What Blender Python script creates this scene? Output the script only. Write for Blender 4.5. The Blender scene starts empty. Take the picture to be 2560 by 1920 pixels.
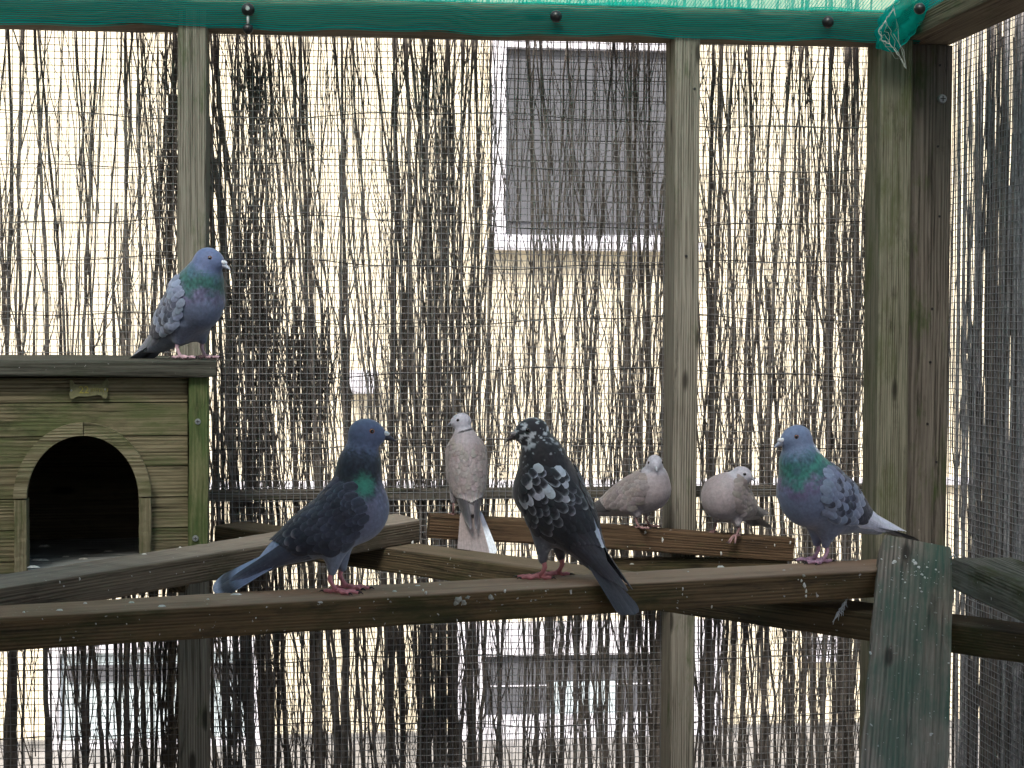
import bpy, bmesh, math, random
import numpy as np
from mathutils import Vector, Matrix
R = math.radians
random.seed(7); rng = np.random.default_rng(7)
scene = bpy.context.scene
COL = scene.collection

# ------------------------------------------------------------------ camera
CAM = np.array((0.0, -3.6, 1.70))
FPX = 4200.0                       # focal length in pixels of a 2560 x 1920 frame
YAW, PITCH, ROLL = math.atan(450 / FPX), R(-2.12), R(0.22)
fwd = np.array((math.sin(YAW) * math.cos(PITCH), math.cos(YAW) * math.cos(PITCH), math.sin(PITCH)))
r0 = np.array((math.cos(YAW), -math.sin(YAW), 0.0)); u0 = np.cross(r0, fwd)
rgt = r0 * math.cos(ROLL) + u0 * math.sin(ROLL); upv = u0 * math.cos(ROLL) - r0 * math.sin(ROLL)
cam = bpy.data.cameras.new('camera'); cam_ob = bpy.data.objects.new('camera', cam); COL.objects.link(cam_ob)
cam.sensor_width = 36.0; cam.lens = FPX / 2560 * 36.0; cam.clip_start = 0.05; cam.clip_end = 500
m = Matrix.Identity(4)
for i in range(3):
    m[i][0], m[i][1], m[i][2], m[i][3] = rgt[i], upv[i], -fwd[i], CAM[i]
cam_ob.matrix_world = m
scene.camera = cam_ob

# ------------------------------------------------------------------ light
SUN_EL, SUN_AZ = R(48), R(200)      # azimuth clockwise from +Y: from behind the camera, slightly left
world = bpy.data.worlds.new('World'); scene.world = world; world.use_nodes = True
wn = world.node_tree
sky = wn.nodes.new('ShaderNodeTexSky'); sky.sky_type = 'NISHITA'; sky.sun_disc = False
sky.sun_elevation = SUN_EL; sky.sun_rotation = SUN_AZ; sky.air_density = 1.0; sky.dust_density = 4.0; sky.ozone_density = 1.0
wn.links.new(sky.outputs[0], wn.nodes['Background'].inputs[0])
wn.nodes['Background'].inputs[1].default_value = 0.15
sun = bpy.data.lights.new('sun', 'SUN'); sun.energy = 1.5; sun.angle = R(14); sun.color = (1.0, 0.965, 0.91)
sun_ob = bpy.data.objects.new('sun', sun); COL.objects.link(sun_ob)
sdir = Vector((math.sin(SUN_AZ) * math.cos(SUN_EL), math.cos(SUN_AZ) * math.cos(SUN_EL), math.sin(SUN_EL)))
sun_ob.rotation_euler = sdir.to_track_quat('Z', 'Y').to_euler(); sun_ob.location = sdir * 20
scene.view_settings.view_transform = 'Standard'; scene.view_settings.look = 'None'
scene.view_settings.exposure = 1.10; scene.view_settings.gamma = 1.0; scene.view_settings.use_curve_mapping = False
scene.cycles.max_bounces = 6; scene.cycles.diffuse_bounces = 3; scene.cycles.transparent_max_bounces = 24
scene.cycles.use_denoising = True

# ------------------------------------------------------------------ helpers
def ray(px, py):
    return fwd + rgt * ((px - 1280) / FPX) + upv * ((960 - py) / FPX)
def at(px, py, Y=None, X=None, Z=None):
    """world point seen at a place of the 2560 x 1920 photograph, on the plane Y, X or Z"""
    d = ray(px, py)
    if Y is not None: t = (Y - CAM[1]) / d[1]
    elif X is not None: t = (X - CAM[0]) / d[0]
    else: t = (Z - CAM[2]) / d[2]
    return CAM + d * t

def tag(o, label=None, cat=None, group=None, kind=None):
    if label: o['label'] = label
    if cat: o['category'] = cat
    if group: o['group'] = group
    if kind: o['kind'] = kind
    return o
def empty(name, loc=(0, 0, 0), rz=0.0, label=None, cat=None, group=None):
    o = bpy.data.objects.new(name, None); COL.objects.link(o); o.location = loc; o.rotation_euler = (0, 0, rz)
    o.empty_display_size = 0.05
    return tag(o, label, cat, group)
def mesh_np(name, V, F, smooth=True, cols=None):
    """V (n,3), F (m,3 or 4) int"""
    V = np.asarray(V, dtype=np.float32); F = np.asarray(F, dtype=np.int32)
    me = bpy.data.meshes.new(name); k = F.shape[1]
    me.vertices.add(len(V)); me.vertices.foreach_set('co', V.ravel())
    me.loops.add(F.size); me.loops.foreach_set('vertex_index', F.ravel())
    me.polygons.add(len(F)); me.polygons.foreach_set('loop_start', np.arange(0, F.size, k, dtype=np.int32))
    me.polygons.foreach_set('use_smooth', np.full(len(F), smooth))
    me.update(calc_edges=True); me.validate()
    if cols is not None:
        c = np.ones((len(V), 4), dtype=np.float32); c[:, :3] = cols
        ca = me.color_attributes.new('Col', 'FLOAT_COLOR', 'POINT'); ca.data.foreach_set('color', c.ravel())
    return me
LOCAL = [False]                     # True while parts are given in their parent's own coordinates
def world_of(o):
    return o.matrix_basis.copy() if o.parent is None else world_of(o.parent) @ o.matrix_parent_inverse @ o.matrix_basis
def link(name, me, mat, parent=None, M=None):
    o = bpy.data.objects.new(name, me); COL.objects.link(o)
    if mat is not None and not me.materials: me.materials.append(mat)
    if M is not None: o.matrix_world = M
    if parent is not None:
        o.parent = parent
        if not LOCAL[0]: o.matrix_parent_inverse = world_of(parent).inverted()
    return o
def bm_obj(name, bm, mat, parent=None, loc=(0, 0, 0), smooth=False, M=None):
    bmesh.ops.recalc_face_normals(bm, faces=bm.faces)
    me = bpy.data.meshes.new(name); bm.to_mesh(me); bm.free()
    for p in me.polygons: p.use_smooth = smooth
    o = link(name, me, mat, parent, M)
    if M is None: o.location = loc
    return o
def bm_box(bm, x0, x1, y0, y1, z0, z1, bev=0.0):
    vs = [bm.verts.new(v) for v in ((x0,y0,z0),(x1,y0,z0),(x1,y1,z0),(x0,y1,z0),(x0,y0,z1),(x1,y0,z1),(x1,y1,z1),(x0,y1,z1))]
    fs = [bm.faces.new([vs[i] for i in q]) for q in ((3,2,1,0),(4,5,6,7),(0,1,5,4),(1,2,6,5),(2,3,7,6),(3,0,4,7))]
    if bev > 0:
        es = list({e for f in fs for e in f.edges})
        bmesh.ops.bevel(bm, geom=es, offset=bev, segments=2, affect='EDGES', profile=0.6)
def box(name, x0, x1, y0, y1, z0, z1, mat, parent=None, bev=0.0):
    cx, cy, cz = (x0+x1)/2, (y0+y1)/2, (z0+z1)/2
    bm = bmesh.new(); bm_box(bm, x0-cx, x1-cx, y0-cy, y1-cy, z0-cz, z1-cz, bev)
    return bm_obj(name, bm, mat, parent, (cx, cy, cz))
def bm_prism(bm, poly, y0, y1):
    """poly of (x, z), extruded along y"""
    a = [bm.verts.new((x, y0, z)) for x, z in poly]; b = [bm.verts.new((x, y1, z)) for x, z in poly]
    n = len(poly); bm.faces.new(a); bm.faces.new(b[::-1])
    for i in range(n): bm.faces.new((a[i], b[i], b[(i+1) % n], a[(i+1) % n]))
def tubes_np(paths, sides=4):
    """paths: list of (pts (n,3), radii (n,)) -> V, F"""
    Vs, Fs, off = [], [], 0
    ang = np.arange(sides) * 2 * math.pi / sides
    for P, rad in paths:
        P = np.asarray(P, float); n = len(P); rad = np.broadcast_to(np.asarray(rad, float), (n,))
        T = np.gradient(P, axis=0); T /= np.linalg.norm(T, axis=1, keepdims=True) + 1e-12
        ref = np.array((0.31, 0.93, 0.17)) if abs(T[n // 2, 2]) > 0.7 else np.array((0.1, 0.2, 0.97))
        A = np.cross(T, ref); A /= np.linalg.norm(A, axis=1, keepdims=True) + 1e-12
        B = np.cross(T, A)
        V = P[:, None, :] + rad[:, None, None] * (np.cos(ang)[None, :, None] * A[:, None, :] + np.sin(ang)[None, :, None] * B[:, None, :])
        V = V.reshape(-1, 3)
        i = np.arange(n - 1)[:, None] * sides; j = np.arange(sides)[None, :]; j2 = (j + 1) % sides
        F = np.stack((i + j, i + j2, i + sides + j2, i + sides + j), -1).reshape(-1, 4)
        caps = [[0, sides - 1, 1, 0]] if False else []
        Vs.append(V); Fs.append(F + off); off += len(V)
        c0, c1 = len(V) - sides, 0
        if sides == 4:
            Fs.append(np.array([[0, 3, 2, 1]]) + off - len(V)); Fs.append(np.array([[0, 1, 2, 3]]) + off - sides)
        elif sides > 4:      # fan caps written as quads
            b0 = off - len(V); b1 = off - sides
            q = [(k, k + 1, k + 2, 0) for k in range(1, sides - 2, 2)]
            q = [(0, k, k + 1, k + 2) for k in range(1, sides - 2, 2)]
            if q:
                Fs.append(np.array(q)[:, ::-1] + b0); Fs.append(np.array(q) + b1)
    return np.concatenate(Vs), np.concatenate(Fs)

# ------------------------------------------------------------------ materials
def new_mat(name):
    mt = bpy.data.materials.new(name); mt.use_nodes = True
    nt = mt.node_tree; b = nt.nodes['Principled BSDF']
    return mt, nt, b
def N(nt, t, **kw):
    n = nt.nodes.new(t)
    for k, v in kw.items():
        if k in n.inputs: n.inputs[k].default_value = v
        else: setattr(n, k, v)
    return n
def ramp(nt, src, stops):
    r = nt.nodes.new('ShaderNodeValToRGB'); el = r.color_ramp.elements
    while len(el) < len(stops): el.new(0.5)
    for e, (p, c) in zip(el, stops):
        e.position = p; e.color = c if len(c) == 4 else (*c, 1)
    nt.links.new(src, r.inputs[0]); return r
def mixc(nt, fac, a, b, mode='MIX'):
    x = nt.nodes.new('ShaderNodeMix'); x.data_type = 'RGBA'; x.blend_type = mode
    for s, v in ((0, fac), (6, a), (7, b)):
        if hasattr(v, 'links') or isinstance(v, bpy.types.NodeSocket): nt.links.new(v, x.inputs[s])
        elif s == 0: x.inputs[0].default_value = v
        else: x.inputs[s].default_value = (*v, 1)
    return x.outputs[2]
def G(v): return (v, v, v)
def wood(name, light, dark, algae=0.3, algae_col=(0.045, 0.075, 0.018), dirt=0.35, dirt_col=(0.02, 0.017, 0.012),
         paint=None, ringscale=62, rough=0.85, specks=0.0, warm=None, toplit=None):
    """weathered softwood; the grain runs along local X"""
    mt, nt, b = new_mat(name); L = nt.links.new
    tc = N(nt, 'ShaderNodeTexCoord'); oi = N(nt, 'ShaderNodeObjectInfo')
    mul = N(nt, 'ShaderNodeVectorMath', operation='SCALE'); mul.inputs[0].default_value = (9.7, 0.021, 0.013); L(oi.outputs['Random'], mul.inputs['Scale'])
    add = N(nt, 'ShaderNodeVectorMath', operation='ADD'); L(tc.outputs['Object'], add.inputs[0]); L(mul.outputs[0], add.inputs[1])
    p = add.outputs[0]
    sq = N(nt, 'ShaderNodeMapping'); sq.inputs['Scale'].default_value = (0.07, 1, 1); sq.inputs['Location'].default_value = (0, 0.031, 0.047); L(p, sq.inputs[0])
    wv = N(nt, 'ShaderNodeTexWave', wave_type='RINGS', rings_direction='X', Scale=ringscale, Distortion=9.0, Detail=4.0); wv.inputs['Detail Scale'].default_value = 0.35; L(sq.outputs[0], wv.inputs[0])
    fb = N(nt, 'ShaderNodeMapping'); fb.inputs['Scale'].default_value = (5, 210, 210); L(p, fb.inputs[0])
    fn = N(nt, 'ShaderNodeTexNoise', Scale=1.0, Detail=4.0, Roughness=0.65); L(fb.outputs[0], fn.inputs[0])
    cr = N(nt, 'ShaderNodeMapping'); cr.inputs['Scale'].default_value = (2.5, 60, 60); L(p, cr.inputs[0])
    cn = N(nt, 'ShaderNodeTexNoise', Scale=1.0, Detail=6.0, Roughness=0.7, Distortion=0.8); L(cr.outputs[0], cn.inputs[0])
    crk = ramp(nt, cn.outputs[0], [(0.30, (0, 0, 0)), (0.42, (1, 1, 1))])
    mx = N(nt, 'ShaderNodeMath', operation='MULTIPLY_ADD'); wn_ = N(nt, 'ShaderNodeTexNoise', Scale=3.0, Detail=2.0); wm_ = N(nt, 'ShaderNodeMapping'); wm_.inputs['Scale'].default_value = (1, 9, 9); L(p, wm_.inputs[0]); L(wm_.outputs[0], wn_.inputs[0])
    ww = ramp(nt, wn_.outputs[0], [(0.36, G(0.0)), (0.62, G(1.0))]); wq = N(nt, 'ShaderNodeMath', operation='SUBTRACT'); L(wv.outputs['Fac'], wq.inputs[0]); wq.inputs[1].default_value = 0.5
    wr_ = N(nt, 'ShaderNodeMath', operation='MULTIPLY_ADD'); L(wq.outputs[0], wr_.inputs[0]); L(ww.outputs[0], wr_.inputs[1]); wr_.inputs[2].default_value = 0.5
    L(wr_.outputs[0], mx.inputs[0]); mx.inputs[1].default_value = 0.30
    m2 = N(nt, 'ShaderNodeMath', operation='MULTIPLY'); L(fn.outputs[0], m2.inputs[0]); m2.inputs[1].default_value = 0.85; ms = N(nt, 'ShaderNodeMath', operation='MULTIPLY_ADD'); L(cn.outputs[0], ms.inputs[0]); ms.inputs[1].default_value = 0.45; ms.inputs[2].default_value = -0.27; m3 = N(nt, 'ShaderNodeMath', operation='ADD'); L(m2.outputs[0], m3.inputs[0]); L(ms.outputs[0], m3.inputs[1]); L(m3.outputs[0], mx.inputs[2])
    col = ramp(nt, mx.outputs[0], [(0.35, dark), (0.66, light)]).outputs[0]
    col = mixc(nt, crk.outputs[0], tuple(c * 0.35 for c in dark), col)
    big = N(nt, 'ShaderNodeTexNoise', Scale=5.0, Detail=5.0, Roughness=0.6); bm_ = N(nt, 'ShaderNodeMapping'); bm_.inputs['Scale'].default_value = (0.8, 2.5, 2.5); L(p, bm_.inputs[0]); L(bm_.outputs[0], big.inputs[0])
    if warm:
        wr = ramp(nt, big.outputs['Color'], [(0.45, (0, 0, 0)), (0.62, G(0.75))]); col = mixc(nt, wr.outputs[0], col, warm)
    if paint:
        pr = ramp(nt, cn.outputs[0], [(0.46, (0, 0, 0)), (0.60, G(1.0))])
        pb = ramp(nt, big.outputs[0], [(0.40, G(1.0)), (0.56, G(0.12))])
        col = mixc(nt, mixc(nt, 1.0, pr.outputs[0], pb.outputs[0], 'MULTIPLY'), col, paint)
        pk = ramp(nt, big.outputs[0], [(0.42, G(0.62)), (0.58, G(0.0))]); col = mixc(nt, pk.outputs[0], col, paint)
    if algae > 0:
        an = N(nt, 'ShaderNodeTexNoise', Scale=7.0, Detail=6.0, Roughness=0.7); L(bm_.outputs[0], an.inputs[0])
        ar = ramp(nt, an.outputs[0], [(0.62 - 0.3 * algae, (0, 0, 0)), (0.80 - 0.3 * algae, G(0.85))])
        col = mixc(nt, ar.outputs[0], col, algae_col)
    if dirt > 0:
        dn = N(nt, 'ShaderNodeTexNoise', Scale=11.0, Detail=7.0, Roughness=0.72); L(bm_.outputs[0], dn.inputs[0])
        dr = ramp(nt, dn.outputs[0], [(0.66 - 0.3 * dirt, (0, 0, 0)), (0.86 - 0.3 * dirt, G(0.8))])
        col = mixc(nt, dr.outputs[0], col, dirt_col)
    if toplit:                              # upper face painted paler: light from above put into the colour
        wc, wz = toplit; sx = N(nt, 'ShaderNodeSeparateXYZ'); L(tc.outputs['Object'], sx.inputs[0])
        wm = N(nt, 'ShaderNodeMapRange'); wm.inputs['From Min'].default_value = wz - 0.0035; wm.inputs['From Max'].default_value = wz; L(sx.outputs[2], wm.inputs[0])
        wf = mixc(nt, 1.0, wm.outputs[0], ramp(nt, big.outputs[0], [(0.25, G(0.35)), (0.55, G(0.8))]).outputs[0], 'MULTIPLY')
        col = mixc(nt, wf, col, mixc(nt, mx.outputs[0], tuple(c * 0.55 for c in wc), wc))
    # knots
    kn = N(nt, 'ShaderNodeTexVoronoi', Scale=1.0); km = N(nt, 'ShaderNodeMapping'); km.inputs['Scale'].default_value = (4.2, 13, 13); L(p, km.inputs[0]); L(km.outputs[0], kn.inputs[0])
    kr = ramp(nt, kn.outputs['Distance'], [(0.07, G(0.85)), (0.13, (0, 0, 0))]); col = mixc(nt, kr.outputs[0], col, tuple(c * 0.3 for c in dark))
    if specks > 0:
        sn = N(nt, 'ShaderNodeTexNoise', Scale=120.0, Detail=2.0); L(p, sn.inputs[0])
        sr = ramp(nt, sn.outputs[0], [(0.74 - 0.06 * specks, (0, 0, 0)), (0.78 - 0.06 * specks, G(0.8))]); col = mixc(nt, sr.outputs[0], col, (0.5, 0.5, 0.47))
    L(col, b.inputs['Base Color']); b.inputs['Roughness'].default_value = rough
    b.inputs['Specular IOR Level'].default_value = 0.25
    hm = N(nt, 'ShaderNodeMath', operation='MULTIPLY'); L(mx.outputs[0], hm.inputs[0]); L(crk.outputs[0], hm.inputs[1])
    bp = N(nt, 'ShaderNodeBump', Strength=0.85, Distance=0.003); L(hm.outputs[0], bp.inputs['Height']); L(bp.outputs[0], b.inputs['Normal'])
    return mt
def plain(name, col, rough=0.7, noise=0.15, scale=40, metal=0.0, bump=0.0, spec=0.3):
    mt, nt, b = new_mat(name); L = nt.links.new
    tc = N(nt, 'ShaderNodeTexCoord'); n = N(nt, 'ShaderNodeTexNoise', Scale=scale, Detail=5.0, Roughness=0.6); L(tc.outputs['Object'], n.inputs[0])
    r = ramp(nt, n.outputs[0], [(0.3, tuple(c * (1 - noise) for c in col)), (0.7, tuple(min(1, c * (1 + noise)) for c in col))])
    L(r.outputs[0], b.inputs['Base Color']); b.inputs['Roughness'].default_value = rough; b.inputs['Metallic'].default_value = metal
    b.inputs['Specular IOR Level'].default_value = spec
    if bump:
        bp = N(nt, 'ShaderNodeBump', Strength=0.6, Distance=bump); L(n.outputs[0], bp.inputs['Height']); L(bp.outputs[0], b.inputs['Normal'])
    return mt
M = {}
M['post'] = wood('weathered_post_wood', (0.275, 0.255, 0.21), (0.092, 0.082, 0.063), algae=0.26, dirt=0.15)
M['post_green'] = wood('algae_covered_post_wood', (0.20, 0.195, 0.145), (0.070, 0.067, 0.045), algae=0.50, algae_col=(0.07, 0.085, 0.034), dirt=0.38)
M['post_dark'] = wood('brown_corner_post_wood', (0.165, 0.148, 0.125), (0.068, 0.060, 0.049), algae=0.28, dirt=0.3)
M['rail'] = wood('top_rail_wood', (0.22, 0.17, 0.115), (0.09, 0.065, 0.042), algae=0.15, dirt=0.3)
M['perch'] = wood('toplit_perch_wood', (0.13, 0.088, 0.045), (0.045, 0.030, 0.014), algae=0.45, algae_col=(0.032, 0.034, 0.010), dirt=0.42, specks=0.5, warm=(0.12, 0.075, 0.032), toplit=((0.55, 0.38, 0.27), 0.0235))
M['perch_grey'] = wood('grey_perch_wood', (0.15, 0.118, 0.082), (0.055, 0.042, 0.028), algae=0.25, algae_col=(0.035, 0.035, 0.014), dirt=0.42, specks=0.4, toplit=((0.40, 0.34, 0.28), 0.0235))
M['perch_dark'] = wood('dark_perch_wood', (0.11, 0.082, 0.045), (0.042, 0.032, 0.017), algae=0.45, algae_col=(0.03, 0.033, 0.010), dirt=0.42, specks=0.3, toplit=((0.26, 0.20, 0.14), 0.0235))
M['perch_brown'] = wood('brown_perch_wood', (0.115, 0.072, 0.040), (0.045, 0.028, 0.015), algae=0.10, dirt=0.40, specks=0.2)
M['mossy'] = wood('mossy_weathered_wood', (0.20, 0.19, 0.155), (0.06, 0.055, 0.042), algae=0.5, algae_col=(0.05, 0.06, 0.015), dirt=0.4, specks=0.3)
M['kennel'] = wood('mossy_kennel_planks', (0.235, 0.205, 0.125), (0.070, 0.060, 0.032), algae=0.55, algae_col=(0.080, 0.100, 0.038), dirt=0.35)
M['kennel_trim'] = wood('kennel_trim_wood', (0.25, 0.225, 0.14), (0.11, 0.095, 0.052), algae=0.5, algae_col=(0.07, 0.09, 0.03), dirt=0.25)
M['kennel_corner'] = wood('green_algae_corner_wood', (0.20, 0.20, 0.10), (0.09, 0.095, 0.04), algae=0.8, algae_col=(0.055, 0.095, 0.028), dirt=0.3)
M['kennel_roof'] = wood('dark_wet_roof_wood', (0.085, 0.085, 0.068), (0.028, 0.027, 0.02), algae=0.3, algae_col=(0.03, 0.04, 0.02), dirt=0.35, specks=0.4)
M['inside'] = wood('bare_inner_boards', (0.12, 0.095, 0.06), (0.06, 0.045, 0.03), algae=0.0, dirt=0.4)  # kennel lining and back, bare brown wood
M['ramp'] = wood('worn_green_painted_board', (0.30, 0.25, 0.20), (0.11, 0.092, 0.072), algae=0.0, dirt=0.22, paint=(0.060, 0.105, 0.075), specks=0.5)
M['wire'] = plain('galvanised_wire', (0.23, 0.235, 0.24), 0.55, 0.15, 300, metal=0.2)
M['bark'] = plain('dry_twig_bark', (0.175, 0.155, 0.138), 0.9, 0.6, 50, bump=0.001)
M['bark_dark'] = plain('dark_twig_bark', (0.105, 0.093, 0.084), 0.9, 0.6, 60)
M['bark_grey'] = plain('grey_reed_bark', (0.36, 0.36, 0.37), 0.85, 0.55, 70)
M['zinc'] = plain('zinc_screw', (0.42, 0.46, 0.48), 0.4, 0.1, 200, metal=0.7)
M['black'] = plain('black_plastic', (0.012, 0.012, 0.013), 0.35, 0.2, 60, spec=0.5)
M['cord'] = plain('pale_elastic_cord', (0.5, 0.52, 0.52), 0.7, 0.15, 200)
M['dropping'] = plain('dried_bird_dropping', (0.62, 0.62, 0.57), 0.9, 0.3, 200)
M['dropping_dark'] = plain('dried_bird_dropping_grey', (0.26, 0.26, 0.22), 0.9, 0.45, 200)
M['fluff'] = plain('pale_down', (0.55, 0.60, 0.63), 0.9, 0.15, 300)
M['web'] = plain('cobweb_silk', (0.5, 0.55, 0.52), 0.8, 0.1, 100)
M['render'] = plain('yellow_rendered_wall', (0.90, 0.81, 0.60), 0.9, 0.06, 6, bump=0.002)
M['white'] = plain('white_painted_frame', (0.80, 0.79, 0.84), 0.5, 0.03, 10)
M['shutter'] = plain('grey_closed_shutter', (0.105, 0.108, 0.118), 0.6, 0.08, 20)
M['blind'] = plain('pale_blue_blind', (0.62, 0.72, 0.74), 0.6, 0.06, 4)
M['plinth'] = plain('grey_house_plinth', (0.26, 0.255, 0.24), 0.9, 0.25, 9)
M['paving'] = plain('grey_garden_paving', (0.30, 0.29, 0.275), 0.9, 0.25, 4)
M['plaque'] = plain('mossy_resin_plaque', (0.16, 0.16, 0.085), 0.85, 0.3, 120, bump=0.001)
M['gold'] = plain('faded_gold_lettering', (0.28, 0.25, 0.05), 0.6, 0.3, 200)
def net_mat():
    mt, nt, b = new_mat('green_shade_netting'); L = nt.links.new
    out = nt.nodes['Material Output']
    tc = N(nt, 'ShaderNodeTexCoord')
    w1 = N(nt, 'ShaderNodeTexWave', wave_type='BANDS', bands_direction='Y', Scale=11.0, Distortion=0.8, Detail=2.0); L(tc.outputs['UV'], w1.inputs[0])
    n1 = N(nt, 'ShaderNodeTexNoise', Scale=30.0, Detail=4.0); L(tc.outputs['Object'], n1.inputs[0])
    c = ramp(nt, w1.outputs['Fac'], [(0.15, (0.002, 0.11, 0.10)), (0.8, (0.006, 0.26, 0.23))])
    dif = N(nt, 'ShaderNodeBsdfDiffuse'); L(c.outputs[0], dif.inputs[0])
    trl = N(nt, 'ShaderNodeBsdfTranslucent'); trl.inputs[0].default_value = (0.01, 0.60, 0.52, 1)
    mx = N(nt, 'ShaderNodeMixShader'); mx.inputs[0].default_value = 0.55; L(dif.outputs[0], mx.inputs[1]); L(trl.outputs[0], mx.inputs[2])
    tr = N(nt, 'ShaderNodeBsdfTransparent')
    fr = ramp(nt, w1.outputs['Fac'], [(0.10, G(0.60)), (0.50, G(0.10))])
    m2 = N(nt, 'ShaderNodeMixShader'); L(fr.outputs[0], m2.inputs[0]); L(mx.outputs[0], m2.inputs[1]); L(tr.outputs[0], m2.inputs[2])
    bp = N(nt, 'ShaderNodeBump', Strength=0.9, Distance=0.003); L(w1.outputs['Fac'], bp.inputs['Height']); L(bp.outputs[0], dif.inputs['Normal'])
    L(m2.outputs[0], out.inputs[0]); return mt
M['net'] = net_mat()

def thread_mat():
    mt, nt, b = new_mat('green_net_thread'); out = nt.nodes['Material Output']
    d = N(nt, 'ShaderNodeBsdfDiffuse'); d.inputs[0].default_value = (0.004, 0.20, 0.17, 1); t = N(nt, 'ShaderNodeBsdfTranslucent'); t.inputs[0].default_value = (0.03, 0.80, 0.70, 1)
    m_ = N(nt, 'ShaderNodeMixShader'); m_.inputs[0].default_value = 0.75; nt.links.new(d.outputs[0], m_.inputs[1]); nt.links.new(t.outputs[0], m_.inputs[2]); nt.links.new(m_.outputs[0], out.inputs[0]); return mt
M['thread'] = thread_mat()
def timber(name, p0, p1, w, h, mat, parent=None, up=(0, 0, 1), bev=0.004, warp=0.0012, seg=20, cuts=(0, 0)):
    """beam from p0 to p1 (centre line); w across, h along up; local X = grain. cuts: shear of each end"""
    p0 = np.asarray(p0, float); p1 = np.asarray(p1, float); X = p1 - p0; Ln = np.linalg.norm(X); X /= Ln
    Y = np.cross(np.asarray(up, float), X); Y /= np.linalg.norm(Y); Z = np.cross(X, Y)
    prof = []
    for sx, sz in ((1, 1), (-1, 1), (-1, -1), (1, -1)):
        c = (sx * (w / 2 - bev), sz * (h / 2 - bev)); a0 = {(1, 1): 0, (-1, 1): 90, (-1, -1): 180, (1, -1): 270}[(sx, sz)]
        for a in (0, 45, 90): prof.append((c[0] + bev * math.cos(R(a0 + a)), c[1] + bev * math.sin(R(a0 + a))))
    prof = np.array(prof); n = len(prof); V = []
    ph = rng.uniform(0, 6, 6)
    for i in range(seg + 1):
        t = i / seg
        oy = warp * (math.sin(3.1 * t + ph[0]) + 0.5 * math.sin(9 * t + ph[1])); oz = warp * (math.sin(2.7 * t + ph[2]) + 0.5 * math.sin(8 * t + ph[3]))
        jit = rng.normal(0, 0.00035, (n, 2))
        x = (t - 0.5) * Ln
        sh = cuts[0] * (1 - t) ** 8 + cuts[1] * t ** 8
        for k in range(n):
            V.append((x + sh * prof[k, 0], prof[k, 0] + oy + jit[k, 0], prof[k, 1] + oz + jit[k, 1]))
    bm = bmesh.new(); vs = [bm.verts.new(v) for v in V]
    for i in range(seg):
        for k in range(n):
            bm.faces.new((vs[i*n+k], vs[i*n+(k+1) % n], vs[(i+1)*n+(k+1) % n], vs[(i+1)*n+k]))
    bm.faces.new(vs[:n][::-1]); bm.faces.new(vs[-n:])
    Mt = Matrix.Identity(4); c = (p0 + p1) / 2
    for i in range(3): Mt[i][0], Mt[i][1], Mt[i][2], Mt[i][3] = X[i], Y[i], Z[i], c[i]
    o = bm_obj(name, bm, mat, parent, M=Mt)
    return o
def splat(points, size, seed):
    """irregular flat blobs: points = list of (pos, normal, size)"""
    rs = np.random.default_rng(seed); V, F, off = [], [], 0
    for pos, nrm, sz, stretch in points:
        nrm = np.asarray(nrm, float); a = np.cross(nrm, (0.0, 0, 1.0)); 
        if np.linalg.norm(a) < 0.1: a = np.array((1.0, 0, 0))
        a /= np.linalg.norm(a); b = np.cross(nrm, a)
        k = 9; rr = sz * rs.uniform(0.45, 1.1, k); hgt = sz * 0.16 + 0.0006
        c = np.asarray(pos, float)
        ring = [c + rr[i] * (math.cos(i * 2 * math.pi / k) * a + stretch * math.sin(i * 2 * math.pi / k) * b) - nrm * 0.0008 for i in range(k)]
        mid = [c + 0.55 * rr[i] * (math.cos(i * 2 * math.pi / k) * a + stretch * math.sin(i * 2 * math.pi / k) * b) + nrm * hgt * rs.uniform(0.6, 1.1) for i in range(k)]
        V += ring + mid + [c + nrm * hgt]
        for i in range(k):
            j = (i + 1) % k
            F.append((off+i, off+j, off+k+j, off+k+i)); F.append((off+k+i, off+k+j, off+2*k, off+2*k))
        off += 2 * k + 1
    me = bpy.data.meshes.new('blob')
    me.from_pydata([tuple(v) for v in V], [], [tuple(dict.fromkeys(f)) for f in F]); me.update()
    for p in me.polygons: p.use_smooth = True
    return me
# ================================================================== ground and house behind
bm = bmesh.new(); bmesh.ops.create_grid(bm, x_segments=8, y_segments=8, size=60)
tag(bm_obj('ground', bm, M['paving']), kind='structure')

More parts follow.
